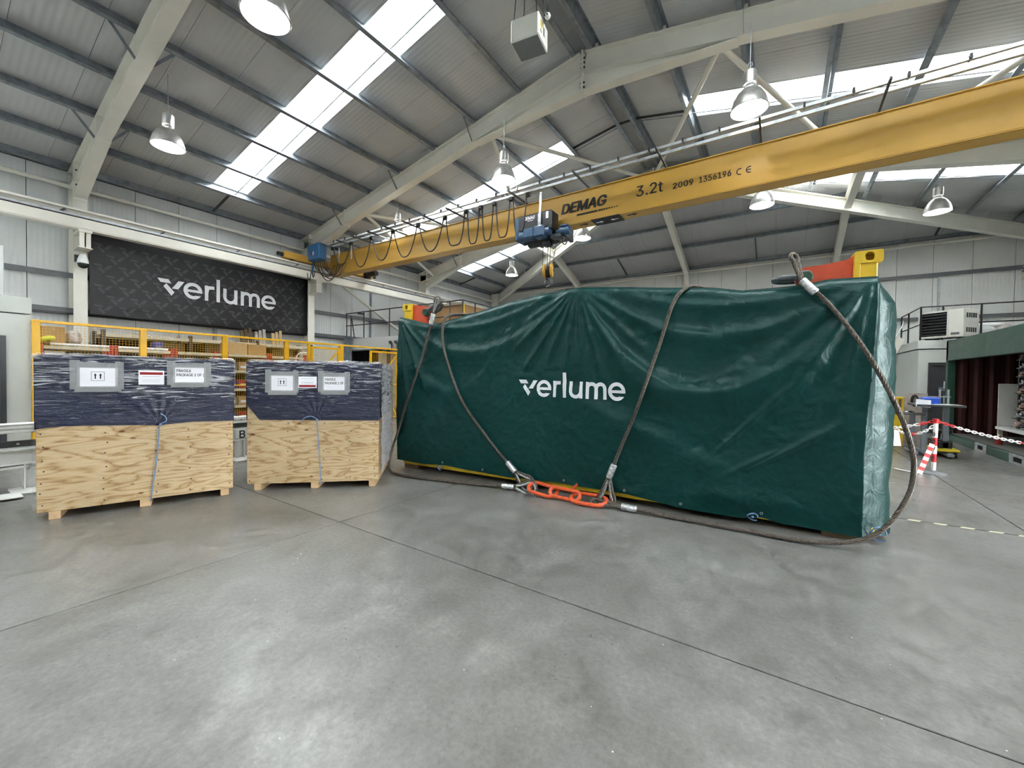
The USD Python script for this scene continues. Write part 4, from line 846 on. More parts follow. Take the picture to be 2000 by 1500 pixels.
# ---------------------------------------------------------------- wrapped plywood crates
def crate(label, base, ang, hem, top, depth, text2, red_top, seed, labels, rope_x, film_side):
    t = thing('shipping_crate', label, 'crate', base, ang); D = np.array([math.cos(ang), math.sin(ang), 0]); N = np.array([-math.sin(ang), math.cos(ang), 0]); B = np.array(base, float)
    W = lambda s, d, z: B+np.multiply.outer(s, D)+np.multiply.outer(d, N)+np.multiply.outer(z, CZ)
    def bx(s0, s1, d0, d1, z0, z1, c=.004): return MB().cbox((s0, d0, z0), (s1, d1, z1), c, B, D, N)
    a, b = -.085, 1.585
    for i, (s0, s1) in enumerate(((-.005, .085), (.70, .80), (1.455, 1.545))): part(t, 'runner', bx(s0, s1, .01, depth-.02, 0, .09), 'timber')
    for i in (0, 1, 2): part(t, 'deck_board', bx(a+.02, b-.02, .03+i*(depth-.26)/2, .17+i*(depth-.26)/2, .09, .11), 'timber')
    part(t, 'plywood_panel', bx(a, b, 0, .018, .085, 1.68), 'plywood'); part(t, 'plywood_panel', bx(a, b, depth-.018, depth, .085, 1.68), 'plywood')
    part(t, 'plywood_panel', bx(a, a+.018, .018, depth-.018, .085, 1.68), 'plywood'); part(t, 'plywood_panel', bx(b-.018, b, .018, depth-.018, .085, 1.68), 'plywood')
    part(t, 'plywood_panel', bx(a, b, 0, depth, 1.68, 1.70), 'plywood')
    rng = np.random.default_rng(seed); mb = MB()
    for s in (a+.04, .42, .86, 1.15 if seed == 1 else 1.2, b-.05):
        for z in np.arange(.14, 1.0, .125):
            p = W(s+rng.uniform(-.02, .02), .0, z+rng.uniform(-.02, .02)); mb.cyl(p-N*.002, p+N*.002, .008, 8)
    part(t, 'screw_heads', mb, 'dark_steel', kind='stuff')
    # navy sheet: four walls with a hem line, slightly loose
    def shell(name, off, z_lo, m, amp, n=150, nzr=44, ztop=1.705, roof=True, dent=0.):
        sx = np.linspace(a-off, b+off, n); dx = np.linspace(-off, depth+off, n//2); per = [(s, -off, 0) for s in sx]+[(b+off, d, 1) for d in dx[1:]]+[(s, depth+off, 2) for s in sx[::-1][1:]]+[(a-off, d, 3) for d in dx[::-1][1:-1]]
        per = np.array(per); tq = np.linspace(0, 1, nzr); nrm = np.array([(0, -1), (1, 0), (0, 1), (-1, 0)])[per[:, 2].astype(int)]
        zl = np.array([z_lo(s, int(k)) for s, d, k in per]); Z = zl[:, None]+(ztop-zl)[:, None]*tq[None]
        Pn = np.stack([per[:, 0][:, None]*1.3+0*Z, per[:, 1][:, None]*1.3+0*Z, Z*6], -1); w_ = meshkit.fbm(Pn*1.3, 3, seed+20)-.5
        nn = meshkit.fbm(Pn+.6*w_[..., None], 4, seed+4)
        dsp = amp*(1-2*np.abs(2*nn-1))*(1 if name != 'stretch_film' else 1)
        if dent:  # pulled in by the cord
            x0, zc = rope_x, .96
            r = np.hypot((per[:, 0][:, None]-x0), (Z-zc)*.8); thh = np.arctan2(Z-zc, per[:, 0][:, None]-x0)
            dsp += np.where(per[:, 2][:, None] == 0, dent*np.sin(thh*17+3*w_)*np.exp(-(r/.28)**1.2)*np.clip(r/.05, 0, 1), 0)
        edge = np.clip(np.minimum((Z-zl[:, None])/.02, 1), 0, 1)
        s_ = per[:, 0][:, None]+nrm[:, 0][:, None]*dsp*edge; d_ = per[:, 1][:, None]+nrm[:, 1][:, None]*dsp*edge
        v = W(s_, d_, Z).reshape(-1, 3); nR_ = len(per); I_ = np.arange(nR_); J_ = np.arange(nzr-1)
        A_ = I_[:, None]*nzr+J_; B_ = ((I_+1) % nR_)[:, None]*nzr+J_; ff = np.stack([A_, B_, B_+1, A_+1], -1).reshape(-1, 4); mb = MB().add(v, ff)
        if roof:
            gs, gd = np.meshgrid(sx, dx, indexing='ij'); e = np.minimum(np.minimum(gs-a+off, b+off-gs)/.03, np.minimum(gd+off, depth+off-gd)/.03); e = np.clip(e, 0, 1)
            gz = ztop+e*(.012+amp*3.2*meshkit.fbm(np.stack([gs*5, gd*5, 0*gs], -1), 4, seed+9)); vv = W(gs, gd, gz).reshape(-1, 3); m_ = len(dx)
            A_ = np.arange(n-1)[:, None]*m_+np.arange(m_-1); mb.add(vv, np.stack([A_, A_+m_, A_+m_+1, A_+1], -1).reshape(-1, 4))
        return part(t, name, mb, m, True)
    shell('cover_sheet', .008, lambda s, k: hem(s) if k == 0 else .945, 'navy_sheet', .006, dent=.010)
    shell('stretch_film', .022, lambda s, k: .10 if k == 0 else .12, 'film', .008, ztop=1.722, dent=.012)
    if film_side: 
        gd, gz = np.meshgrid(np.linspace(-.012, depth*.98, 90), np.linspace(.2, 1.735, 90), indexing='ij'); q = meshkit.fbm(np.stack([gd*3, gz*9+gd*5, 0*gz], -1), 4, seed+30); s_ = b+.03+.02*(1-2*np.abs(2*q-1)); vv = W(s_, gd, gz).reshape(-1, 3)
        A_ = np.arange(89)[:, None]*90+np.arange(89); part(t, 'film_end', MB().add(vv, np.stack([A_, A_+90, A_+91, A_+1], -1).reshape(-1, 4)), 'film_dense', True)
    # papers in clear sleeves
    def sheet(s0, z0, s1, z1, d, thick=.0015): return MB().prism(sbox(s0, z0, s1, z1), W(0, d, 0), D, CZ, -N, thick)
    F0 = -.034
    for i, (s0, z0, s1, z1, sl) in enumerate(labels):
        p = part(t, 'paper_label', sheet(s0, z0, s1, z1, F0), 'paper', label=('paper with two upward arrows', 'paper with a dark red band', 'paper reading FRAGILE')[i])
        if sl:
            q = MB(); x0, x1 = s0-.055, s1+.05
            q.prism(sbox(x0, z0-.02, s0+.02, z1+.07), W(0, F0-.004, 0), D, CZ, -N, .001).prism(sbox(s1-.02, z0-.02, x1, z1+.06), W(0, F0-.004, 0), D, CZ, -N, .001)
            q.prism(sbox(s0-.02, z0-.05, s1+.03, z0+.012), W(0, F0-.006, 0), D, CZ, -N, .001).prism(sbox(s0-.0, z1-.012, s1+.0, z1+.045), W(0, F0-.006, 0), D, CZ, -N, .001)
            part(t, 'clear_tape', q, 'sleeve', kind='stuff')
        F1 = F0-.0017
        def word(txt, hgt, sx, zx, w=None):
            m = meshkit.text_mesh(txt, hgt, .0006, True); v = np.array(m.vertices)
            if w: v[:, 0] *= w/np.ptp(v[:, 0])
            part(p, 'lettering', MB().frame(v, m.faces, W(sx, F1, zx), D, CZ, -N), 'print_black')
        if i == 0:
            c, zc = .5*(s0+s1), .5*(z0+z1)+.01; wd, hh = .052, .05
            fr = sbox(c-wd, zc-hh, c+wd, zc+hh).difference(sbox(c-wd+.005, zc-hh+.005, c+wd-.005, zc+hh-.005)); part(p, 'printed_frame', MB().prism(fr, W(0, F1, 0), D, CZ, -N, .0006), 'print_grey')
            for x in (c-.02, c+.02): part(p, 'printed_arrow', MB().prism(unary_union([sbox(x-.005, zc-.028, x+.005, zc+.012), Polygon([(x-.012, zc+.008), (x+.012, zc+.008), (x, zc+.03)])]), W(0, F1, 0), D, CZ, -N, .0006), 'print_black')
        elif i == 1:
            zr = z1-.05 if red_top else z0+.012
            part(p, 'printed_band', MB().prism(sbox(s0+.012, zr, s1-.012, zr+.028), W(0, F1, 0), D, CZ, -N, .0006), 'print_red')
            mb = MB()
            for zz in ((z0+.03, z0+.05, z0+.09) if red_top else (z1-.03, z1-.075, z1-.09)): mb.prism(sbox(s0+.035, zz, s1-.04, zz+.003), W(0, F1, 0), D, CZ, -N, .0006)
            part(p, 'ruled_lines', mb, 'print_grey', kind='stuff')
        else:
            word('FRAGILE', .030, s0+.03, z1-.062, .135); word(text2, .030, s0+.03, z1-.112, .265)
    # blue cord
    zh = hem(rope_x)
    rp = [W(rope_x-.008, -.03, zh+.015), W(rope_x-.03 if seed == 1 else rope_x+.02, -.03, .6), W(rope_x-.085 if seed == 1 else rope_x+.05, -.024, .1), W(rope_x-.09 if seed == 1 else rope_x+.05, .0, .075)]
    q = part(t, 'cord', MB().tube(spline(rp, .02), .006, 7), 'rope_blue', True)
    part(q, 'knot', MB().ball(W(rope_x, -.04, zh+.012), .014, 1, (1.2, 1, .8)), 'rope_blue', True)
    lp = [W(rope_x, -.045, zh+.02), W(rope_x+.05, -.06, zh+.05), W(rope_x+.045, -.06, zh+.1), W(rope_x-.0, -.045, zh+.14)] if seed == 1 else [W(rope_x, -.045, zh+.01), W(rope_x-.03, -.06, zh+.045), W(rope_x-.1, -.06, zh+.06), W(rope_x-.17, -.05, zh+.02), W(rope_x-.19, -.045, zh-.02)]
    part(q, 'cord_loop', MB().tube(spline(lp, .015), .0045, 6), 'rope_blue', True)
    return t
hemA = lambda s: float(np.interp(s, [-.1, .1, .25, .45, .7, .86, .95, 1.2, 1.6], [.955, .975, .972, .962, .95, .935, .945, .962, .950]))
crate('left plywood crate in a navy sheet and clear film, marked PACKAGE 2 OF 2', (-6.323, .831, 0), math.radians(71.8935), hemA, 0, 1.15, 'PACKAGE 2 OF 2', True, 1,
      [(.217, 1.385, .527, 1.606, True), (.696, 1.413, .918, 1.577, False), (.997, 1.43, 1.307, 1.626, True)], .885, False)
hemB = lambda s: float(np.interp(s, [-.1, -.085, .066, .3, 1.6], [1.16, 1.146, .945, .94, .925]))
crate('right plywood crate in a navy sheet and clear film, marked PACKAGE 1 OF 2', (-5.807, 2.576, 0), math.radians(43.9738), hemB, 0, 1.42, 'PACKAGE 1 OF 2', False, 2,
      [(.202, 1.327, .506, 1.543, True), (.55, 1.372, .783, 1.525, False), (.854, 1.335, 1.158, 1.538, True)], .79, True)

# ---------------------------------------------------------------- left side: block room, fence, store, banner, mezzanine
t = thing('block_room', 'white-painted block room at the left edge beside the yellow fence', 'block room', (-13.4, -2.5, 0), kind='structure')
part(t, 'wall', MB().box((-15.35, -7.5, 0), (-11.5, 1.31, 2.565)), 'block_white'); part(t, 'coping', MB().cbox((-15.35, -7.5, 2.583), (-11.485, 1.325, 2.875), .006), 'block_white')
d = thing('door_1', 'dark grey door in the block room at the left edge', 'door', (-11.5, .5, 0), kind='structure')
part(d, 'door_leaf', MB().cbox((-11.5, .08, .01), (-11.46, .95, 2.1), .004), 'door_grey'); part(d, 'door_frame', MB().box((-11.5, .95, 0), (-11.44, 1.02, 2.16)).box((-11.5, 0, 0), (-11.44, .08, 2.16)).box((-11.5, .08, 2.1), (-11.44, .95, 2.16)), 'door_grey')
part(d, 'door_handle', MB().cyl((-11.46, .82, 1.02), (-11.39, .82, 1.02), .012, 8).cyl((-11.4, .82, 1.02), (-11.4, .7, 1.02), .011, 8), 'bright_metal')
single('duct_box', 'tall pale box standing on the block room roof at the left edge', 'duct', MB().cbox((-12.4, .3, 2.876), (-11.52, 1.01, 3.75), .01), 'room_white')

fn = thing('mesh_fence', 'yellow welded mesh fence panels in front of the storage racks', 'fence', (-11.4, 4.5, 0)); FX = -11.4
def mesh_panel(t, ya, yb, za, zb_, name='mesh_panel', m='fence_yellow'):
    mb = MB()
    for y in np.arange(ya+.025, yb, .05): mb.bar((FX, y, za), (FX, y, zb_), .0035, .0035)
    for z in np.arange(za+.025, zb_, .05): mb.bar((FX+.004, ya, z), (FX+.004, yb, z), .0035, .0035)
    part(t, name, mb, m, kind='stuff')
def post(t, y, w=.10, top=2.45): part(t, 'post', MB().cbox((FX-.05, y-w/2, 0), (FX+.03, y+w/2, top), .006).box((FX-.09, y-w/2-.04, 0), (FX+.09, y+w/2+.04, .01)), 'fence_yellow')
py = [1.36, 2.86, 4.39, 5.88]
for i, y in enumerate(py): post(fn, y, .11)
post(fn, 6.52, .07)
for a, b in list(zip(py, py[1:]))+[(5.88, 6.52)]:
    mesh_panel(fn, a+.05, b-.03, .1, 2.42); part(fn, 'mid_rail', MB().box((FX-.015, a+.05, 1.23), (FX+.015, b-.03, 1.26)), 'fence_yellow'); part(fn, 'bottom_rail', MB().box((FX-.015, a+.05, .1), (FX+.015, b-.03, .13)), 'fence_yellow')
part(fn, 'top_rail', MB().cbox((FX-.03, 1.3, 2.43), (FX+.03, 9.92, 2.48), .006), 'fence_yellow')
mb = MB()
for z in np.arange(1.75, 2.44, .05): mb.box((FX+.031, 1.40, z), (FX+.034, 1.42+.0, z+.006))
def gate(label, ya, yb, tall):
    t = thing('fence_gate', label, 'gate', (FX, .5*(ya+yb), 0)); w = .07
    part(t, 'frame', MB().box((FX-.025, ya, .06), (FX+.025, ya+w, tall)).box((FX-.025, yb-w, .06), (FX+.025, yb, tall)).box((FX-.025, ya+w, tall-.06), (FX+.025, yb-w, tall)).box((FX-.025, ya+w, .06), (FX+.025, yb-w, .12)).box((FX-.025, ya+w, 1.2), (FX+.025, yb-w, 1.25)), 'fence_yellow')
    mesh_panel(t, ya+w, yb-w, .12, tall-.06)
    for z0, z1 in ((tall-.5, tall-.08), (.7, .12)): part(t, 'diagonal', MB().bar((FX+.02, yb-.42, z0), (FX+.02, yb-.05, z1), .04, .02, up=(1, 0, 0)), 'fence_yellow')
    return t
gate('yellow mesh gate leaf left of the dark opening', 6.57, 7.5, 2.36); gate('yellow mesh gate leaf right of the dark opening, next to the tarpaulin', 8.6, 9.78, 2.36)
t = thing('gate_post', 'thick yellow gate post left of the dark opening', 'post', (FX, 7.52, 0)); part(t, 'post', MB().cbox((FX-.08, 7.5, 0), (FX+.03, 7.62, 2.43), .006), 'fence_yellow')
t = thing('gate_post', 'yellow end post of the fence beside the tarpaulin', 'post', (FX, 9.86, 0)); part(t, 'post', MB().cbox((FX-.06, 9.79, 0), (FX+.03, 9.92, 2.43), .006), 'fence_yellow')

def rack(label, x0, x1, ya, yb, levels, top, up='rack_red', beam='rack_cream', dark=False):
    t = thing('storage_rack', label, 'rack', (.5*(x0+x1), .5*(ya+yb), 0))
    for x in (x0, x1):
        for y in (ya, yb): part(t, 'upright', MB().cbox((x-.03, y-.035, 0), (x+.03, y+.035, top), .004), up)
    for z in levels:
        part(t, 'beam', MB().cbox((x1-.02, ya+.035, z-.07), (x1+.02, yb-.035, z), .004), beam); part(t, 'beam', MB().cbox((x0-.02, ya+.035, z-.07), (x0+.02, yb-.035, z), .004), beam)
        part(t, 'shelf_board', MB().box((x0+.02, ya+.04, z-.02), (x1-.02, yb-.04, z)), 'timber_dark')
    return t
ry = [1.62, 2.74, 3.87, 5.02, 6.2, 7.35]; nm = ['nearest bay, behind the fence corner', 'second bay, above the left crate', 'third bay, above the left crate\'s right end', 'fourth bay, seen between the two crates', 'fifth bay, behind the gate leaf']
for i in range(5): rack('red and cream storage rack: '+nm[i], -13.6, -13.03, ry[i]+(.04 if i else 0), ry[i+1]-.04, (.18, .62, 1.1, 1.62, 2.08), 2.16)
r2 = thing('storage_rack', 'tall cream-beamed storage rack against the wall, under the banner', 'rack', (-14.6, 5, 0))
for y in (2.8, 4.6, 6.4, 8.2): 
    for x in (-15.1, -14.2): part(r2, 'upright', MB().cbox((x-.04, y-.04, 0), (x+.04, y+.04, 2.6), .004), 'dark_steel')
for z in (.5, 1.2, 1.9, 2.52):
    for x in (-15.1, -14.2): part(r2, 'beam', MB().cbox((x-.025, 2.8, z-.1), (x+.025, 8.2, z), .004), 'rack_cream')
    part(r2, 'shelf_board', MB().box((-15.07, 2.85, z-.03), (-14.23, 8.15, z-.01)), 'timber_dark')
for i in range(5): part(r2, 'shade_panel', MB().box((-13.66, ry[i], 0), (-13.64, ry[i+1], 2.05)), 'dark_gap')  # dark sheets added behind the rack bays to stand in for shade
part(r2, 'shade_panel', MB().box((-15.19, 2.8, 0), (-15.17, 8.2, 2.45)), 'dark_gap')  # another dark sheet, painting the shade at the back of the tall rack
rng = np.random.default_rng(11); kinds = (('bin_blue', 'blue'), ('bin_red', 'red'), ('bin_grey', 'dark grey'), ('card', 'brown card')); 
for lv, z in enumerate((.18, .62, 1.1, 1.62)):
    for j in range(4):
        m, cn = kinds[(lv*2+j) % 4]; y = 5.1+j*.275; hgt = (.26, .3, .3, .28)[j]
        t = thing('storage_bin', f'{cn} storage bin on shelf {("one", "two", "three", "four")[lv]} up, {("first", "second", "third", "last")[j]} from left, between the crates', 'bin', (-13.3, y+.12, z))
        part(t, 'bin_body', MB().cbox((-13.55, y, z), (-13.06, y+.24, z+hgt*.86), .012).box((-13.57, y-.004, z+hgt*.80), (-13.05, y+.244, z+hgt*.86)), m); part(t, 'label_holder', MB().box((-13.06, y+.05, z+.07), (-13.045, y+.19, z+.14)), 'paper')
def carton(label, lo, hi, m='card', tape=True, name='cardboard_box'):
    t = thing(name, label, 'box', ((lo[0]+hi[0])/2, (lo[1]+hi[1])/2, lo[2])); part(t, 'carton', MB().cbox(lo, hi, .006), m)
    if tape: part(t, 'packing_tape', MB().box((lo[0], (lo[1]+hi[1])/2-.025, hi[2]), (hi[0]+.0015, (lo[1]+hi[1])/2+.025, hi[2]+.0015)).box((hi[0], (lo[1]+hi[1])/2-.025, hi[2]-.08), (hi[0]+.0015, (lo[1]+hi[1])/2+.025, hi[2])), 'card_pale')
    return t
carton('brown cardboard box on the rack top at the fence corner', (-13.55, 1.64, 2.081), (-13.08, 1.98, 2.50))
carton('long pale cardboard box on the rack top, left one of the touching pair', (-13.5, 5.08, 2.081), (-13.08, 5.62, 2.42), 'card_pale'); carton('browner cardboard box on the rack top, right one of the touching pair', (-13.5, 5.64, 2.081), (-13.08, 6.14, 2.40), 'card')
carton('small white carton low on the nearest rack by the fence corner', (-13.5, 1.68, 1.80), (-13.1, 1.98, 1.97), 'room_white', False)
for k, (y, w, z, h, lb) in enumerate(((3.0, .5, 1.22, .5, 'near'), (3.9, .6, 1.92, .45, 'middle'), (5.0, .7, 1.92, .5, 'long'), (6.9, .7, 1.92, .45, 'far'))): carton(f'dark box added for shade deep in the wall rack, the {lb} one', (-15.0, y, z-.0+.0), (-14.3, y+w, z+h), 'timber_dark', False)  # boxes added in a dark colour to stand in for the shaded depth
t = thing('storage_bin', 'upright blue bin on the rack top behind the left crate', 'bin', (-13.3, 3.56, 2.08)); part(t, 'bin_body', MB().cbox((-13.4, 3.5, 2.081), (-13.1, 3.68, 2.30), .012), 'bin_blue'); part(t, 'label_holder', MB().box((-13.1, 3.53, 2.15), (-13.095, 3.65, 2.2)), 'bin_grey')
t = thing('bag', 'bright yellow bag lying on the rack top at the fence corner', 'bag', (-12.95, 1.72, 2.2)); m_ = trimesh.creation.icosphere(3, 1.); q = np.array(m_.vertices)*np.array([.1, .12, .06]); q *= (1+.25*(meshkit.fbm(q*14+3, 3, 2)-.5))[:, None]; part(t, 'bag', MB().frame(q, m_.faces, (-12.98, 1.70, 2.22), np.array([1., 0, 0]), np.array([0, 1, .35]), np.array([0, -.35, 1])), 'bag_yellow', True)
t = thing('wrapped_bundle', 'film-wrapped bundle on the rack right of the brown box', 'bundle', (-13.3, 2.1, 2.08)); q = np.array(m_.vertices)*np.array([.2, .14, .2]); q *= (1+.5*(meshkit.fbm(q*9+3, 4, 6)-.5))[:, None]; part(t, 'bundle', MB().add(q+(-13.3, 2.13, 2.26), m_.faces), 'film_pile', True)
t = thing('pipe_length', 'white plastic pipe laid along the rack top behind the left crate', 'pipe', (-13.08, 3.2, 2.1)); part(t, 'pipe', MB().cyl((-13.04, 1.75, 2.12), (-13.04, 3.75, 2.12), .03, 12), 'barrier_white', 30)
t = thing('fluorescent_tube', 'loose white tube lying across the rack top by the second fence post', 'tube', (-13.1, 3.2, 2.4)); part(t, 'tube', MB().cyl((-13.9, 3.3, 2.55), (-13.1, 3.45, 2.42), .02, 10), 'barrier_white', 30)
t = thing('pallet_stack', 'stack of pale timber pallets behind the left gate leaf', 'pallets', (-12.6, 7.0, 0))
for k in range(12):
    part(t, 'pallet', MB().box((-13.0, 6.55, k*.165), (-12.2, 7.45, k*.165+.02)).box((-13., 6.55, k*.165+.02), (-12.2, 6.65, k*.165+.11)).box((-13., 6.95, k*.165+.02), (-12.2, 7.05, k*.165+.11)).box((-13., 7.35, k*.165+.02), (-12.2, 7.45, k*.165+.11)).box((-13., 6.55, k*.165+.11), (-12.2, 7.45, k*.165+.13)), 'card_pale')
t = thing('chair_frame', 'bent pale chair frame lying on the pallets behind the gate leaf', 'chair', (-12.2, 7.0, 2.0)); part(t, 'tube_frame', MB().tube(spline([(-12.3, 6.62, 1.98), (-12.3, 6.7, 2.15), (-12.3, 6.85, 2.2), (-12.3, 7.2, 2.2), (-12.3, 7.38, 2.15), (-12.3, 7.42, 1.98)], .04), .018, 8), 'white_paint', True)
for i, (y, lb) in enumerate(((6.3, 'dark timber boards standing under the banner\'s far end, left bundle'), (6.75, 'dark timber boards standing under the banner\'s far end, middle bundle'), (7.3, 'pale timber boards standing under the banner\'s far end, right bundle'))):
    t = thing('timber_boards', lb, 'timber', (-14.95, y, 0), group='boards against the wall')
    for k in range(3): part(t, 'board', MB().bar((-14.75, y+k*.11, 0), (-15.1+.02*k, y+k*.12, 2.98+.05*k), .09, .03, up=(1, 0, 0)), ('timber_dark', 'film_pile', 'timber')[i])

# camera on the portal column
t = thing('security_camera', 'white domed security camera on the column left of the banner', 'camera', (-14.72, 2.5, 4.25))
part(t, 'bracket', MB().cbox((-14.8, 2.40, 4.28), (-14.77, 2.50, 4.46), .005).cyl((-14.78, 2.44, 4.42), (-14.6, 2.5, 4.42), .03, 10), 'dark_steel'); part(t, 'housing', MB().lathe([(0, .2), (.05, .2), (.075, .15), (.105, .04), (.11, -.02), (.10, -.03), (0, -.03)], 24, (-14.6, 2.52, 4.26)), 'cctv_white', 40)
part(t, 'dome', MB().lathe([(.1, 0), (.097, -.04), (.08, -.08), (.045, -.11), (0, -.12)], 24, (-14.6, 2.52, 4.23)), 'dome_black', True)
# banner
bn = thing('wall_banner', 'black wall banner with a white wordmark under the crane runway', 'banner', (-15.05, 5.7, 4.1)); BX = -15.06
gy_, gz_ = np.meshgrid(np.linspace(2.72, 8.72, 150), np.linspace(0, 1, 60), indexing='ij'); zz = 3.04+(5.17-3.04)*gz_
e = np.minimum(np.minimum(gy_-2.72, 8.72-gy_)/.3, 1); bw = lambda y, z: BX+.015*np.sin(y*2.2+z)*np.clip((4.2-z)/1., 0, 1)+.02*np.exp(-((z-3.3-.05*np.sin(y*2))/.12)**2)*np.sin(y*1.3)**2+.018*(meshkit.fbm(np.stack([y*1.2, z*2.5, 0*y], -1), 3, 31)-.5)
fr_ = np.stack([bw(gy_, zz), gy_, zz], -1).reshape(-1, 3); bk = fr_-(.006, 0, 0); A_ = np.arange(149)[:, None]*60+np.arange(59); Fq = np.stack([A_, A_+60, A_+61, A_+1], -1).reshape(-1, 4)
part(bn, 'cloth', MB().add(fr_, Fq).add(bk, Fq[:, ::-1]), 'banner_black', True)
mb = MB(); motif = wordmark()[:3]
for r in range(8):
    for c in range(13):
        yo, zo = 2.78+c*.48+(.24 if r % 2 else 0), 3.06+r*.27
        if yo+.42 > 8.7 or zo+.27 > 5.15: continue
        for g in motif:
            vv, ff = dense(affinity.scale(g, .27, .24, origin=(0, 0)), .4); y, z = yo+vv[:, 0], zo+vv[:, 1]; mb.add(np.stack([bw(y, z)+.0012, y, z], 1), ff)
part(bn, 'printed_pattern', mb, 'banner_grey', kind='stuff')
for g in wordmark():
    for q in getattr(g, 'geoms', [g]):
        vv, ff = dense(q, .4); y, z = 4.09+vv[:, 0]*3.29/7.28, 3.80+vv[:, 1]*.47; part(bn, 'printed_letter', MB().add(np.stack([bw(y, z)+.004, y, z], 1), ff), 'logo_white')
for y in (3.2, 4.4, 5.6, 6.8, 8.2): part(bn, 'hanging_strap', MB().box((BX-.004, y-.01, 5.16), (BX, y+.01, 5.5)), 'black')
part(bn, 'bottom_bar', MB().cyl((BX-.05, 2.72, 3.03), (BX-.05, 8.72, 3.03), .03, 10), 'black')

# long white beams lying behind the crates
wf_ = thing('steel_beam_frame', 'long white steel beam frame lettered A and B lying on the floor behind the crates', 'steel frame', (-8.2, 2, 0))
part(wf_, 'guard_rail', MB().prism(Polygon([(0, .74), (.05, .76), (.02, .785), (.05, .81), (.02, .835), (.05, .86), (.0, .875), (-.04, .875), (-.04, .74)]), (-8.2, -3.5, 0), (1, 0, 0), (0, 0, 1), (0, 1, 0), 5.2), 'white_paint')
part(wf_, 'guard_rail', MB().prism(Polygon([(0, .64), (.05, .66), (.02, .69), (.05, .72), (.05, .76), (-.04, .77), (-.04, .64)]), (-8.2, 2.9, 0), (1, 0, 0), (0, 0, 1), (0, 1, 0), 2.2), 'white_paint')
part(wf_, 'shadow_gap_channel', MB().box((-8.26, -3.5, .56), (-8.22, 5.1, .64)), 'dark_steel')
part(wf_, 'lower_beam', MB().ibeam((-8.2, -3.5, .44), (-8.2, 5.1, .44), .2, .14), 'white_paint'); part(wf_, 'lower_beam', MB().ibeam((-8.45, -3.5, .44), (-8.45, 5.1, .44), .2, .14), 'white_paint')
for y in (-1.2, .92, 1.35, 3.4, 4.6):
    part(wf_, 'leg', MB().ibeam((-8.2, y, .02), (-8.2, y, .34), .12, .12, up=(0, 1, 0)), 'white_paint'); part(wf_, 'foot_plate', MB().cbox((-8.3, y-.18, .0), (-7.85, y+.18, .02), .003), 'white_paint')
part(wf_, 'spreader', MB().bar((-8.2, .0, .28), (-8.2, .9, .31), .03, .1, up=(1, 0, 0)), 'white_paint'); part(wf_, 'foot_plate', MB().cbox((-7.9, .55, .02), (-7.6, .8, .035), .003), 'white_paint')
part(wf_, 'bolts', MB().cyl((-8.22, .82, .60), (-8.2, .82, .60), .014, 10).cyl((-8.18, 3.4, .71), (-8.13, 3.4, .71), .012, 8).cyl((-8.18, 3.5, .71), (-8.13, 3.5, .71), .012, 8), 'bright_metal', kind='stuff')
def flat_text(txt, h, y, z, x): m = meshkit.text_mesh(txt, h, .002, True); return MB().frame(np.array(m.vertices), m.faces, (x, y, z), np.array([0, 1., 0]), np.array([0, 0, 1.]), np.array([1., 0, 0]))
part(wf_, 'lettering', flat_text('A', .14, .955, .37, -8.13), 'print_black'); part(wf_, 'name_plate', MB().cbox((-8.14, 3.3, .375), (-8.129, 3.58, .525), .002), 'white_paint'); part(wf_, 'lettering', flat_text('B', .13, 3.345, .385, -8.127), 'print_black')

# mezzanine behind the fence end
mz = thing('mezzanine', 'white-fronted mezzanine platform beyond the mesh gates', 'platform', (-12, 11.5, 0), kind='structure'); MY = 10.3
part(mz, 'fascia', MB().box((-15.3, MY, 2.56), (-8.85, MY+.12, 3.03)), 'room_white'); part(mz, 'deck', MB().box((-15.3, MY+.12, 2.9), (-8.85, 14.2, 3.0)), 'dark_steel'); part(mz, 'fascia', MB().box((-8.97, MY+.12, 2.56), (-8.85, 14.2, 3.03)), 'room_white')
part(mz, 'shade_lining', MB().box((-15.3, 10.75, 0), (-13.5, 10.8, 2.55)).box((-15.32, MY+.0, 0), (-15.28, 10.8, 2.55)), 'dark_gap'); part(mz, 'partition', MB().box((-13.5, MY+.3, 0), (-8.9, MY+.36, 2.5)), 'rack_cream')  # black sheets added to paint the shade in the opening under the deck
for x in (-15.2, -12.6, -9.0): part(mz, 'post', MB().box((x-.06, MY+.02, 0), (x+.06, MY+.12, 2.56)), 'dark_steel')
hr = thing('handrail', 'black handrail on the mezzanine at the left, running to the timber crate', 'railing', (-12, 10.3, 3.03))
for x in (-15.25, -14.1, -12.55, -10.99, -9.45, -8.88): part(hr, 'stanchion', MB().cyl((x, MY+.05, 3.03), (x, MY+.05, 4.1), .022, 8), 'dark_steel')
for z in (4.09, 3.58): part(hr, 'rail', MB().cyl((-15.3, MY+.05, z), (-8.88, MY+.05, z), .02, 8), 'dark_steel'); part(hr, 'rail', MB().cyl((-8.88, MY+.05, z), (-8.88, 14.1, z), .02, 8), 'dark_steel')
part(hr, 'stanchion', MB().cyl((-8.88, 11.0, 3.03), (-8.88, 11.0, 4.1), .02, 8), 'dark_steel'); part(hr, 'ladder_stile', MB().bar((-14.9, MY+.05, 3.85), (-14.72, MY+.05, 3.05), .03, .03), 'black'); part(hr, 'ladder_stile', MB().bar((-15.0, MY+.08, 4.0), (-15.0, MY+.08, 3.05), .03, .03), 'dark_steel')
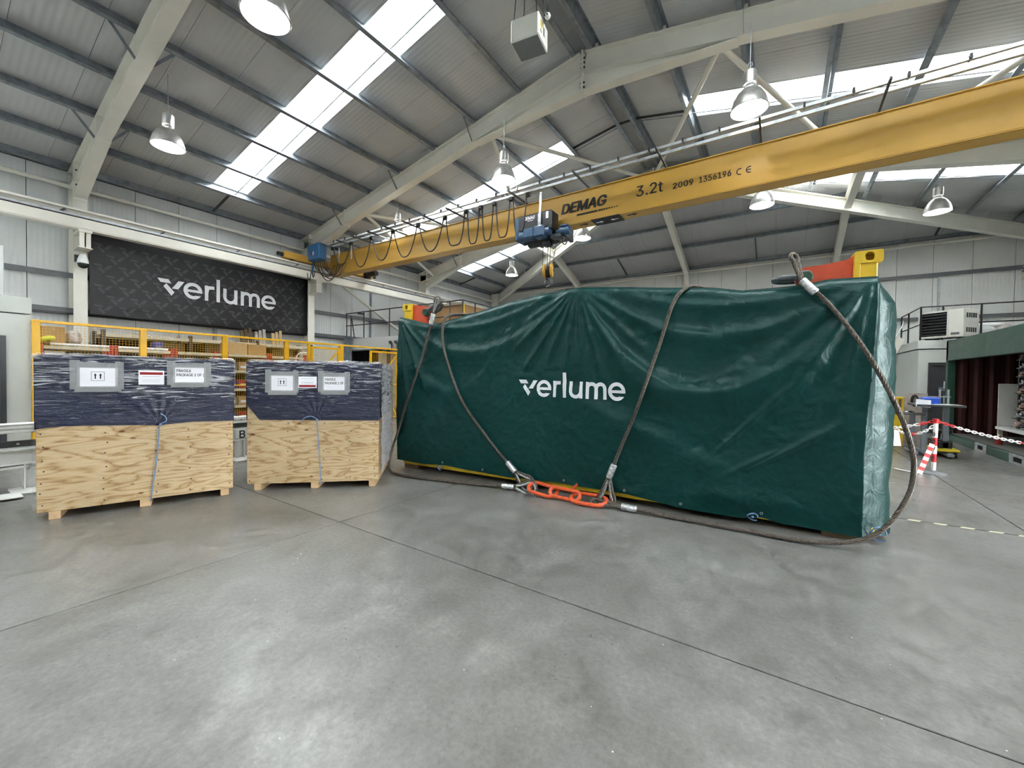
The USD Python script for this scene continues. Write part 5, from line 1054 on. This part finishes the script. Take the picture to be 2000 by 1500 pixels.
t = thing('timber_crate', 'large plywood-sided crate on the mezzanine behind the left lug', 'crate', (-10.3, 11, 3.0)); part(t, 'side_panel', MB().cbox((-11.6, MY+.25, 3.0), (-9.0, 11.6, 3.98), .006), 'ply_brown'); part(t, 'top_batten', MB().box((-11.62, MY+.2, 3.98), (-8.98, 11.62, 4.06)), 'rack_cream'); part(t, 'corner_batten', MB().box((-9.05, MY+.2, 3.0), (-8.98, MY+.27, 3.98)), 'frame_yellow')
t = thing('yellow_frame', 'yellow steel frame on the mezzanine right of the plywood crate', 'frame', (-8.7, 12.6, 3.03)); part(t, 'tube', MB().bar((-9.1, 11.9, 3.05), (-9.1, 13.6, 3.75), .06, .06).bar((-9.1, 11.9, 3.05), (-9.1, 11.9, 3.8), .06, .06).bar((-9.1, 11.9, 3.75), (-9.1, 13.8, 3.75), .06, .06).bar((-9.1, 13.7, 3.05), (-9.1, 13.7, 3.8), .06, .06), 'frame_yellow')
t = thing('steel_decking', 'grey corrugated steel sheets leaning beside the dark opening', 'sheet metal', (-15.1, 10.1, 0))
for k in range(3): part(t, 'sheet', MB().bar((-14.85+k*.16, 10.08-.01*k, 0), (-15.2+k*.2, 10.22, 3.1), .16, .02, up=(0, 1, 0)), 'galv')
for x, lb in ((-12.28, 'left'), (-11.98, 'right')):
    t = thing('work_light', f'{lb} black work light on the mezzanine front by the tarpaulin corner', 'lamp', (x, 10.25, 2.5)); part(t, 'stem', MB().cyl((x, 10.24, 2.45), (x, 10.24, 2.72), .02, 8), 'black'); part(t, 'head', MB().cyl((x-.02, 10.22, 2.76), (x+.08, 10.1, 2.78), .06, 14), 'black', 30)
t = thing('wall_conduit', 'thin white conduit dropping down the wall right of the banner column', 'pipe', (-15.2, 11, 3)); part(t, 'pipe', MB().cyl((-15.22, 11.15, 2.4), (-15.22, 11.15, 4.2), .02, 8), 'white_paint'); part(t, 'elbow', MB().cbox((-15.25, 10.85, 4.16), (-15.2, 11.2, 4.22), .01), 'black')

# ---------------------------------------------------------------- ceiling unit and detector
HB = np.array([-3.26, 5.25, 6.5]); t = thing('ceiling_heater', 'white box heater hung on chains under the ridge', 'heater', HB, math.radians(9))
part(t, 'casing', MB().cbox((-.22, -.2, .0), (.22, .2, .33), .015), 'heater_cream', local=True); part(t, 'bottom_grille', MB().cbox((-.205, -.185, -.012), (.205, .185, .001), .004), 'grille_grey', local=True)
part(t, 'warning_label', MB().box((.2205, -.12, .17), (.2225, -.05, .26)), 'frame_yellow', local=True); part(t, 'control_plate', MB().box((.2205, .0, .12), (.2225, .05, .24)).box((.2205, -.13, .1), (.2225, -.06, .12)), 'bin_grey', local=True)
part(t, 'hanging_ring', MB().cyl((-.05, -.05, .33), (-.05, -.05, .36), .09, 16), 'black', local=True)
for x, y in ((-.18, -.17), (-.18, .17), (.18, -.17), (.18, .17)): part(t, 'chain', MB().cyl((x, y, .33), (x*.4, y*.4, 2.35), .008, 6), 'dark_steel', local=True)
t = thing('motion_sensor', 'small white ball-shaped sensor above the ceiling heater', 'sensor', (-3.0, 5.3, 7.0)); part(t, 'ball', MB().ball((-2.96, 5.26, 6.84), .045, 3), 'cctv_white', True); part(t, 'eyes', MB().ball((-2.985, 5.225, 6.835), .012, 1).ball((-2.945, 5.22, 6.835), .012, 1), 'black', True); part(t, 'stem', MB().cyl((-2.97, 5.3, 6.86), (-3.1, 5.45, 8.9), .008, 6).cyl((-3.02, 5.28, 6.84), (-2.97, 5.27, 6.84), .03, 8), 'dark_steel')

# ---------------------------------------------------------------- right side: workshop container, block room, benches, barrier
t = thing('block_room', 'pale block room with a dark door behind the green container', 'block room', (5.6, 19.5, 0), kind='structure')
part(t, 'wall', MB().box((3.65, 18.0, 0), (7.65, 21.05, 2.60)), 'block_white'); part(t, 'coping', MB().cbox((3.62, 17.97, 2.63), (7.65, 21.05, 2.9), .006), 'block_white')
d = thing('door_2', 'dark grey door of the far block room beside the green container', 'door', (4.4, 18, 0), kind='structure')
part(d, 'door_leaf', MB().cbox((3.98, 17.96, .01), (4.85, 18.0, 2.1), .004), 'door_grey'); part(d, 'door_frame', MB().box((3.88, 17.94, 0), (3.98, 18, 2.19)).box((4.85, 17.94, 0), (4.95, 18, 2.19)).box((3.98, 17.94, 2.1), (4.85, 18, 2.19)), 'dark_steel'); part(d, 'door_sign', MB().box((4.12, 17.955, 1.3), (4.3, 17.962, 1.42)), 'bin_grey')
hr = thing('handrail', 'black handrail on the roof of the far block room around the unit heater', 'railing', (4.4, 18.2, 2.9))
for x, y in ((3.7, 20.6), (3.7, 19.6), (3.7, 18.1), (4.2, 18.1), (5.02, 18.1), (6.2, 18.1), (7.4, 18.1)): part(hr, 'stanchion', MB().cyl((x, y, 2.9), (x, y, 3.98), .024, 8), 'black')
for z in (3.97, 3.42): part(hr, 'rail', MB().cyl((3.7, 20.6, z), (3.7, 18.1, z), .02, 8), 'black'); part(hr, 'rail', MB().cyl((3.7, 18.1, z), (7.5, 18.1, z), .02, 8), 'black')
t = thing('stair_stringer', 'pale steel stair stringer rising to the block room roof beside the tarpaulin', 'stair', (3.2, 18.8, 1.5)); part(t, 'stringer', MB().bar((2.45, 17.8, 1.2), (3.3, 18.3, 3.0), .05, .18), 'steel_paint'); part(t, 'stair_rail', MB().tube(spline([(2.8, 17.9, 2.3), (3.1, 18.1, 3.0), (3.3, 18.3, 3.4), (3.36, 18.5, 3.6)], .1), .02, 6), 'galv_light', True)
ha = math.radians(-42); t = thing('unit_heater', 'cream unit heater with dark louvres on the far block room roof', 'heater', (4.12, 17.95, 2.96), ha)
part(t, 'casing', MB().cbox((-.55, -.02, 0), (.55, .66, .84), .012), 'heater_cream', local=True); part(t, 'louvre_opening', MB().box((-.51, -.03, .06), (.18, -.015, .79)), 'dark_gap', local=True)
part(t, 'louvre_frame', MB().box((-.55, -.045, 0), (-.51, -.02, .84)).box((-.51, -.045, .79), (.20, -.02, .84)).box((-.51, -.045, 0), (.20, -.02, .06)).box((.17, -.045, .06), (.20, -.02, .79)), 'heater_cream', local=True)
for k in range(8): part(t, 'louvre', MB().bar((-.505, -.05, .1+k*.089), (.17, -.05, .1+k*.089), .004, .045, up=(0, .8, .6)), 'dark_steel', local=True)
for z0 in (.14, .58):
    for k in range(5): part(t, 'vent_slot', MB().box((.549, .1+k*.095, z0), (.553, .165+k*.095, z0+.14)), 'dark_steel', local=True)
part(t, 'maker_plate', MB().box((.26, -.023, .07), (.46, -.019, .14)).box((.28, -.026, .085), (.44, -.019, .125)), 'bin_grey', local=True); part(t, 'support_bracket', MB().box((-.45, .1, -.06), (-.35, .6, 0)).box((.35, .1, -.06), (.45, .6, 0)), 'dark_steel', local=True)

gc = thing('shipping_container', 'dark green open-sided shipping container workshop with red-brown inside', 'container', (5.05, 13.1, 0)); X0, X1, Y0, Y1 = 3.83, 6.27, 9.95, 16.12
part(gc, 'top_rail', MB().cbox((X0, Y0, 2.17), (X0+.12, Y1, 2.72), .01), 'cont_green'); part(gc, 'bottom_rail', MB().cbox((X0, Y0, .0), (X0+.1, Y1, .17), .006), 'cont_green')
for x in (X0, X1-.16):
    for y in (Y0, Y1-.16): part(gc, 'corner_post', MB().cbox((x, y, 0), (x+.16, y+.16, 2.72), .01), 'cont_green')
part(gc, 'floor_plate', MB().box((X0+.1, Y0+.05, .1), (X1-.05, Y1-.05, .18)), 'cont_floor'); part(gc, 'roof_plate', MB().box((X0+.02, Y0+.02, 2.68), (X1, Y1, 2.715)), 'cont_green')
def corrug(p0, p1, z0, z1, nrm, depth=.045, pitch=.28):
    p0, p1, nrm = np.array(p0), np.array(p1), np.array(nrm); L = np.linalg.norm(p1-p0); u = (p1-p0)/L; q = []; x = 0
    while x < L: q += [(x, 0), (x+pitch*.28, 0), (x+pitch*.5, depth), (x+pitch*.78, depth)]; x += pitch
    q = [(min(a, L), b) for a, b in q]+[(L, 0)]; P = Polygon(q+[(a, b-.01) for a, b in q[::-1]]).buffer(0)
    return MB().prism(P, (*p0, z0), (*u, 0), (*nrm, 0), (0, 0, 1), z1-z0)
part(gc, 'end_wall', corrug((X0+.16, Y1-.1), (X1-.05, Y1-.1), .18, 2.68, (0, -1)), 'cont_red'); part(gc, 'back_wall', corrug((X1-.1, Y0), (X1-.1, Y1), .18, 2.68, (-1, 0)), 'cont_red'); part(gc, 'near_end_wall', corrug((X0+.16, Y0+.06), (X1-.05, Y0+.06), .18, 2.68, (0, 1)), 'cont_red')
for ya, yb in ((13.28, 13.92), (11.5, 12.2)): part(gc, 'fork_pocket', MB().prism(sbox(ya, .0, yb, .19).difference(sbox(ya+.18, .05, yb-.18, .14)), (X0-.006, 0, 0), (0, 1, 0), (0, 0, 1), (1, 0, 0), .02), 'galv_light'); part(gc, 'pocket_hole', MB().box((X0-.002, ya+.17, .045), (X0+.004, yb-.17, .145)), 'dark_gap')
part(gc, 'door_hinge', MB().cyl((X0-.02, Y1-.05, 1.4), (X0-.02, Y1-.05, 1.6), .025, 8).cyl((X0-.02, Y1-.05, .9), (X0-.02, Y1-.05, 1.2), .02, 8), 'galv_light', kind='stuff')
t = thing('polythene_bags', 'heap of white and red plastic sacks right of the unit heater', 'sacks', (5.3, 18.5, 2.9))
for k, (c, s, m) in enumerate((((5.1, 18.5, 3.16), (.36, .24, .2), 'room_white'), ((5.35, 18.6, 3.34), (.32, .22, .1), 'barrier_white'), ((4.78, 18.45, 3.1), (.16, .16, .16), 'bin_red'), ((5.62, 18.5, 3.2), (.26, .22, .16), 'film_pile'))):
    q = np.array(m_.vertices)*np.array(s); q *= (1+.5*(meshkit.fbm(q*7+k, 4, k)-.5))[:, None]; part(t, 'sack', MB().add(q+c, m_.faces), m, True)
wb_ = thing('low_bench', 'low white bench standing inside the green container under the fittings', 'bench', (4.8, 13.2, .18)); part(wb_, 'bench_top', MB().cbox((4.22, 12.3, .50), (5.3, 14.2, .56), .005), 'barrier_white')
for x, y in ((4.27, 14.1), (4.27, 12.4), (5.2, 14.1), (5.2, 12.4)): part(wb_, 'leg', MB().box((x-.035, y-.035, .18), (x+.035, y+.035, .50)), 'rack_cream')
fr = thing('fittings_rack', 'tiered rack crowded with metal hydraulic couplings in the green container', 'rack', (4.85, 13.6, .56)); part(fr, 'upright', MB().box((4.42, 13.75, .56), (4.46, 13.8, 2.2)).box((5.5, 13.75, .56), (5.54, 13.8, 2.2)), 'dark_steel')
for r in range(9):
    z = .62+r*.185; part(fr, 'shelf_bar', MB().box((4.36-.05*(r < 2), 13.5, z-.02), (5.5, 13.72, z)), 'dark_steel')
    for k in range(6):
        x = 4.40+k*.16-(.05 if r < 2 else 0)+(.02 if r % 2 else 0); part(fr, 'coupling', MB().lathe([(0, 0), (.05, 0), (.05, .03), (.032, .035), (.032, .075), (.058, .08), (.058, .115), (.025, .12), (.025, .15), (0, .15)], 10, (x, 13.6, z), (.2*(-1)**k, -.6, .75)), ('brass', 'bright_metal')[(r+k) % 2], 30)
    if r % 2 == 0: part(fr, 'hose', MB().tube(spline([(4.36, 13.48, z+.05), (4.6, 13.42, z-.03), (4.8, 13.45, z+.05), (5.1, 13.42, z-.02), (5.4, 13.45, z+.04)], .06), .012, 6), 'black', True)
single('backing_board', 'pale board standing behind the left end of the fittings rack', 'board', MB().cbox((4.24, 14.15, .562), (4.72, 14.18, 1.56), .004), 'white_paint')
t = thing('spray_bottle', 'small red bottle on the green container floor beside the bench', 'bottle', (4.15, 13.75, .18)); part(t, 'bottle', MB().lathe([(0, 0), (.06, 0), (.065, .02), (.065, .13), (.03, .17), (.03, .19), (0, .19)], 16, (4.15, 13.75, .18)), 'bin_red', 40); part(t, 'cap', MB().cyl((4.15, 13.75, .37), (4.15, 13.75, .41), .025, 12), 'barrier_white')

def bench(label, x0, x1, y0, y1, z, legs):
    t = thing('workbench', label, 'workbench', ((x0+x1)/2, (y0+y1)/2, 0)); part(t, 'worktop', MB().cbox((x0, y0, z-.04), (x1, y1, z), .005), 'bench_top')
    for x in legs:
        part(t, 'leg', MB().cbox((x-.045, (y0+y1)/2-.05, .06), (x+.045, (y0+y1)/2+.05, z-.04), .006), 'bench_grey'); part(t, 'foot', MB().cbox((x-.05, y0+.0, .03), (x+.05, y1, .09), .008), 'bench_grey')
        for y in (y0+.05, y1-.05): part(t, 'castor', MB().cyl((x-.02, y, .03), (x+.02, y, .03), .03, 12), 'black', 30)
    return t
bench('grey height-adjustable workbench beside the barrier post, papers and a blue tray on it', 2.42, 3.15, 11.9, 12.7, 1.10, (2.62, 2.95))
bench('lower grey workbench half hidden behind the tarpaulin end', 1.55, 2.58, 12.0, 12.7, .90, (1.75, 2.44))
t = thing('paper_sheets', 'white printed papers propped on the taller workbench', 'papers', (2.5, 12.0, 1.1)); part(t, 'sheet', MB().bar((2.41, 11.95, 1.13), (2.64, 11.95, 1.11), .004, .17, up=(0, .35, .9)), 'paper'); part(t, 'sheet', MB().box((2.7, 11.95, 1.101), (2.95, 12.25, 1.108)), 'paper'); part(t, 'sheet', MB().box((2.95, 12.0, 1.101), (3.12, 12.4, 1.106)), 'film_pile')
t = thing('tray', 'bright blue plastic tray on the taller workbench', 'tray', (2.7, 12.2, 1.1)); part(t, 'tray', MB().cbox((2.58, 12.15, 1.101), (2.83, 12.45, 1.24), .015), 'bin_royal')
t = thing('test_stand', 'pair of bright metal uprights on the taller workbench', 'stand', (2.95, 12.3, 1.1))
for x in (2.85, 2.98): part(t, 'upright', MB().box((x-.014, 12.3, 1.1), (x+.014, 12.33, 1.42)), 'galv_light')
part(t, 'crossbar', MB().box((2.6, 12.31, 1.25), (3.02, 12.325, 1.27)), 'galv_light')
t = thing('small_parts', 'loose metal parts scattered on the lower workbench', 'parts', (2.2, 12.2, .9))
for k in range(7): part(t, 'part_piece', MB().cbox((1.95+k*.08, 12.05+.03*(k % 3), .901), (2.0+k*.08, 12.15+.03*(k % 3), .93+.015*(k % 2)), .004), ('brass', 'bright_metal', 'dark_steel')[k % 3])
t = thing('crate_yellow', 'yellow plastic crate on the floor bench behind the tarpaulin end', 'crate', (2.1, 13.4, 0)); part(t, 'crate_body', MB().cbox((2.1, 13.4, 0), (2.5, 13.7, 1.2), .01), 'frame_yellow')
for k in range(4): part(t, 'slot', MB().box((2.13+k*.09, 13.392, .95), (2.18+k*.09, 13.401, 1.15)), 'timber_dark')
t = thing('hose_coil', 'dark coiled hose hung on a pale board behind the lower workbench', 'hose', (2.75, 13.6, 1.0)); part(t, 'board', MB().box((2.55, 13.62, 0), (2.95, 13.66, 1.3)), 'film_pile'); part(t, 'coil', MB().tube([(2.72+.06*math.cos(a), 13.6, 1.12+.13*math.sin(a)) for a in np.linspace(0, 2*np.pi, 30, endpoint=False)], .015, 6, True).tube([(2.73+.05*math.cos(a), 13.58, 1.11+.11*math.sin(a)) for a in np.linspace(0, 2*np.pi, 30, endpoint=False)], .012, 6, True), 'black', True)
t = thing('stool', 'black workshop stool behind the barrier post', 'stool', (2.95, 12.6, 0)); part(t, 'seat', MB().lathe([(0, .44), (.2, .44), (.22, .46), (.21, .5), (0, .51)], 24, (3.0, 12.95, 0)), 'black', 40); part(t, 'column', MB().cyl((3.0, 12.95, .1), (3.0, 12.95, .44), .03, 12), 'dark_steel')
for k in range(5): a = k*1.257; part(t, 'spoke', MB().bar((3.0, 12.95, .1), (3.0+.24*math.cos(a), 12.95+.24*math.sin(a), .06), .04, .03), 'black')
dl = thing('dolly', 'yellow wheeled dolly on the floor in front of the green container', 'dolly', (2.95, 12.3, 0)); part(dl, 'deck', MB().cbox((2.66, 12.05, .12), (3.12, 12.75, .17), .01), 'dolly_yellow')
for x in (2.72, 3.06):
    for y in (12.12, 12.68): part(dl, 'castor', MB().cyl((x-.02, y, .05), (x+.02, y, .05), .05, 14).box((x-.03, y-.03, .1), (x+.03, y+.03, .12)), 'black', 30)
t = thing('toolbox', 'small black toolbox riding on the yellow dolly', 'toolbox', (2.9, 12.4, .17)); part(t, 'box', MB().cbox((2.75, 12.25, .17), (3.05, 12.6, .33), .01), 'black'); part(t, 'lid_rim', MB().box((2.745, 12.245, .29), (3.055, 12.605, .30)), 'bin_grey')

bp = thing('barrier_post', 'red and white plastic barrier post on a grey round base', 'barrier post', (2.22, 9.8, 0)); part(bp, 'base', MB().lathe([(0, 0), (.17, 0), (.17, .012), (.15, .02), (.06, .035), (.035, .06), (0, .06)], 32, (2.22, 9.8, 0)), 'bin_grey', 30)
bz = [.06, .2, .34, .48, .62, .76, .87]; 
for k in range(6): part(bp, 'band', MB().cyl((2.22+.015*bz[k], 9.8, bz[k]), (2.22+.015*bz[k+1], 9.8, bz[k+1]), .032, 18), ('barrier_white', 'barrier_red')[k % 2 if k < 5 else 1] if k != 5 else 'barrier_white', 30)
part(bp, 'cap', MB().cyl((2.233, 9.8, .87), (2.234, 9.8, .945), .042, 18), 'barrier_red', 30)
for k, z in enumerate((.27, .45, .56, .68)): part(bp, 'chain_hook', MB().tube([(2.205+.014*math.cos(a), 9.765, z+.03*math.sin(a)) for a in np.linspace(0, 6.28, 14, endpoint=False)], .005, 5, True), 'black', True)
def chain(label, a, b, sag, n, cols):
    t = thing('barrier_chain', label, 'chain', a); a, b = np.array(a), np.array(b); tq = np.linspace(0, 1, n+1); P = a+(b-a)*tq[:, None]; P[:, 2] -= sag*4*tq*(1-tq)
    for k in range(n):
        c, D = .5*(P[k]+P[k+1]), unit(P[k+1]-P[k]); L = np.linalg.norm(P[k+1]-P[k]); U = unit(np.cross(D, (0, 0, 1))); V = np.cross(U, D); U = U if k % 2 else V
        q = [c+D*(math.copysign(L*.30, math.cos(x))+.018*math.cos(x))+U*.018*math.sin(x) for x in np.linspace(0, 2*np.pi, 14, endpoint=False)]; part(t, 'link', MB().tube(q, .0085, 6, True), cols(k), True)
chain('red and white plastic chain from the barrier post to the green container', (2.25, 9.8, .9), (3.8, 10.3, .52), .05, 34, lambda k: 'barrier_red' if k < 5 or k > 22 else 'barrier_white')
chain('red and white plastic chain from the barrier post towards the tarpaulin', (2.2, 9.8, .9), (1.3, 9.9, .70), .05, 20, lambda k: 'barrier_red' if k < 4 else 'barrier_white')
chain('slack lower plastic chain hanging left of the barrier post', (2.2, 9.79, .82), (1.75, 9.9, .72), .12, 13, lambda k: 'barrier_red' if 5 < k < 9 else 'barrier_white')
t = thing('warning_tape', 'red and white striped tape hanging from the barrier post to the floor', 'tape', (2.1, 9.78, 0))
for k in range(9):
    a, b = np.array([2.19-.185*k/9, 9.76-.02*k, .5*(1-k/9)+.012]), np.array([2.19-.185*(k+1)/9, 9.76-.02*(k+1), .5*(1-(k+1)/9)+.012]); part(t, 'stripe', MB().bar(a, b, .075, .002, up=(0, 1, .2)), ('barrier_white', 'barrier_red')[k % 2])
part(t, 'tail', MB().bar((1.99, 9.6, .012), (1.72, 9.75, .03), .06, .002), 'barrier_white')
t = thing('hanging_tag', 'white paper tag hanging from the plastic chain beside the tarpaulin end', 'tag', (1.74, 9.85, .6)); part(t, 'tag', MB().bar((1.73, 9.86, .70), (1.77, 9.86, .42), .1, .003, up=(0, 1, 0)), 'paper'); part(t, 'clip', MB().bar((1.70, 9.86, .68), (1.66, 9.86, .5), .04, .01, up=(0, 1, 0)), 'black')
ht = thing('floor_tape', 'black and cream hazard tape on the floor right of the tarpaulin', 'tape', (2, 6.4, 0))
for k in range(44):
    x = .6+k*.105; y = 6.33+.04*(x-1.1)*.9; P = Polygon([(x, y-.022), (x+.105, y-.022+.004), (x+.135, y+.022+.004), (x+.03, y+.022)]); part(ht, 'stripe', MB().prism(P, (0, 0, .0005), (1, 0, 0), (0, 1, 0), (0, 0, 1), .001), ('tape_pale', 'tape_black')[k % 2])
rng = np.random.default_rng(5); mb = MB()
for k in range(70):
    x, y = rng.uniform(-5, 3), rng.uniform(.6, 4.4)
    if y > 3.9 and -5.5 < x: continue
    s = rng.uniform(.002, .006); mb.cbox((x, y, .0), (x+s*1.4, y+s, s*.6), .0005)
single('debris', 'tiny white flecks scattered on the concrete floor', 'debris', mb, 'barrier_white', kind='stuff')
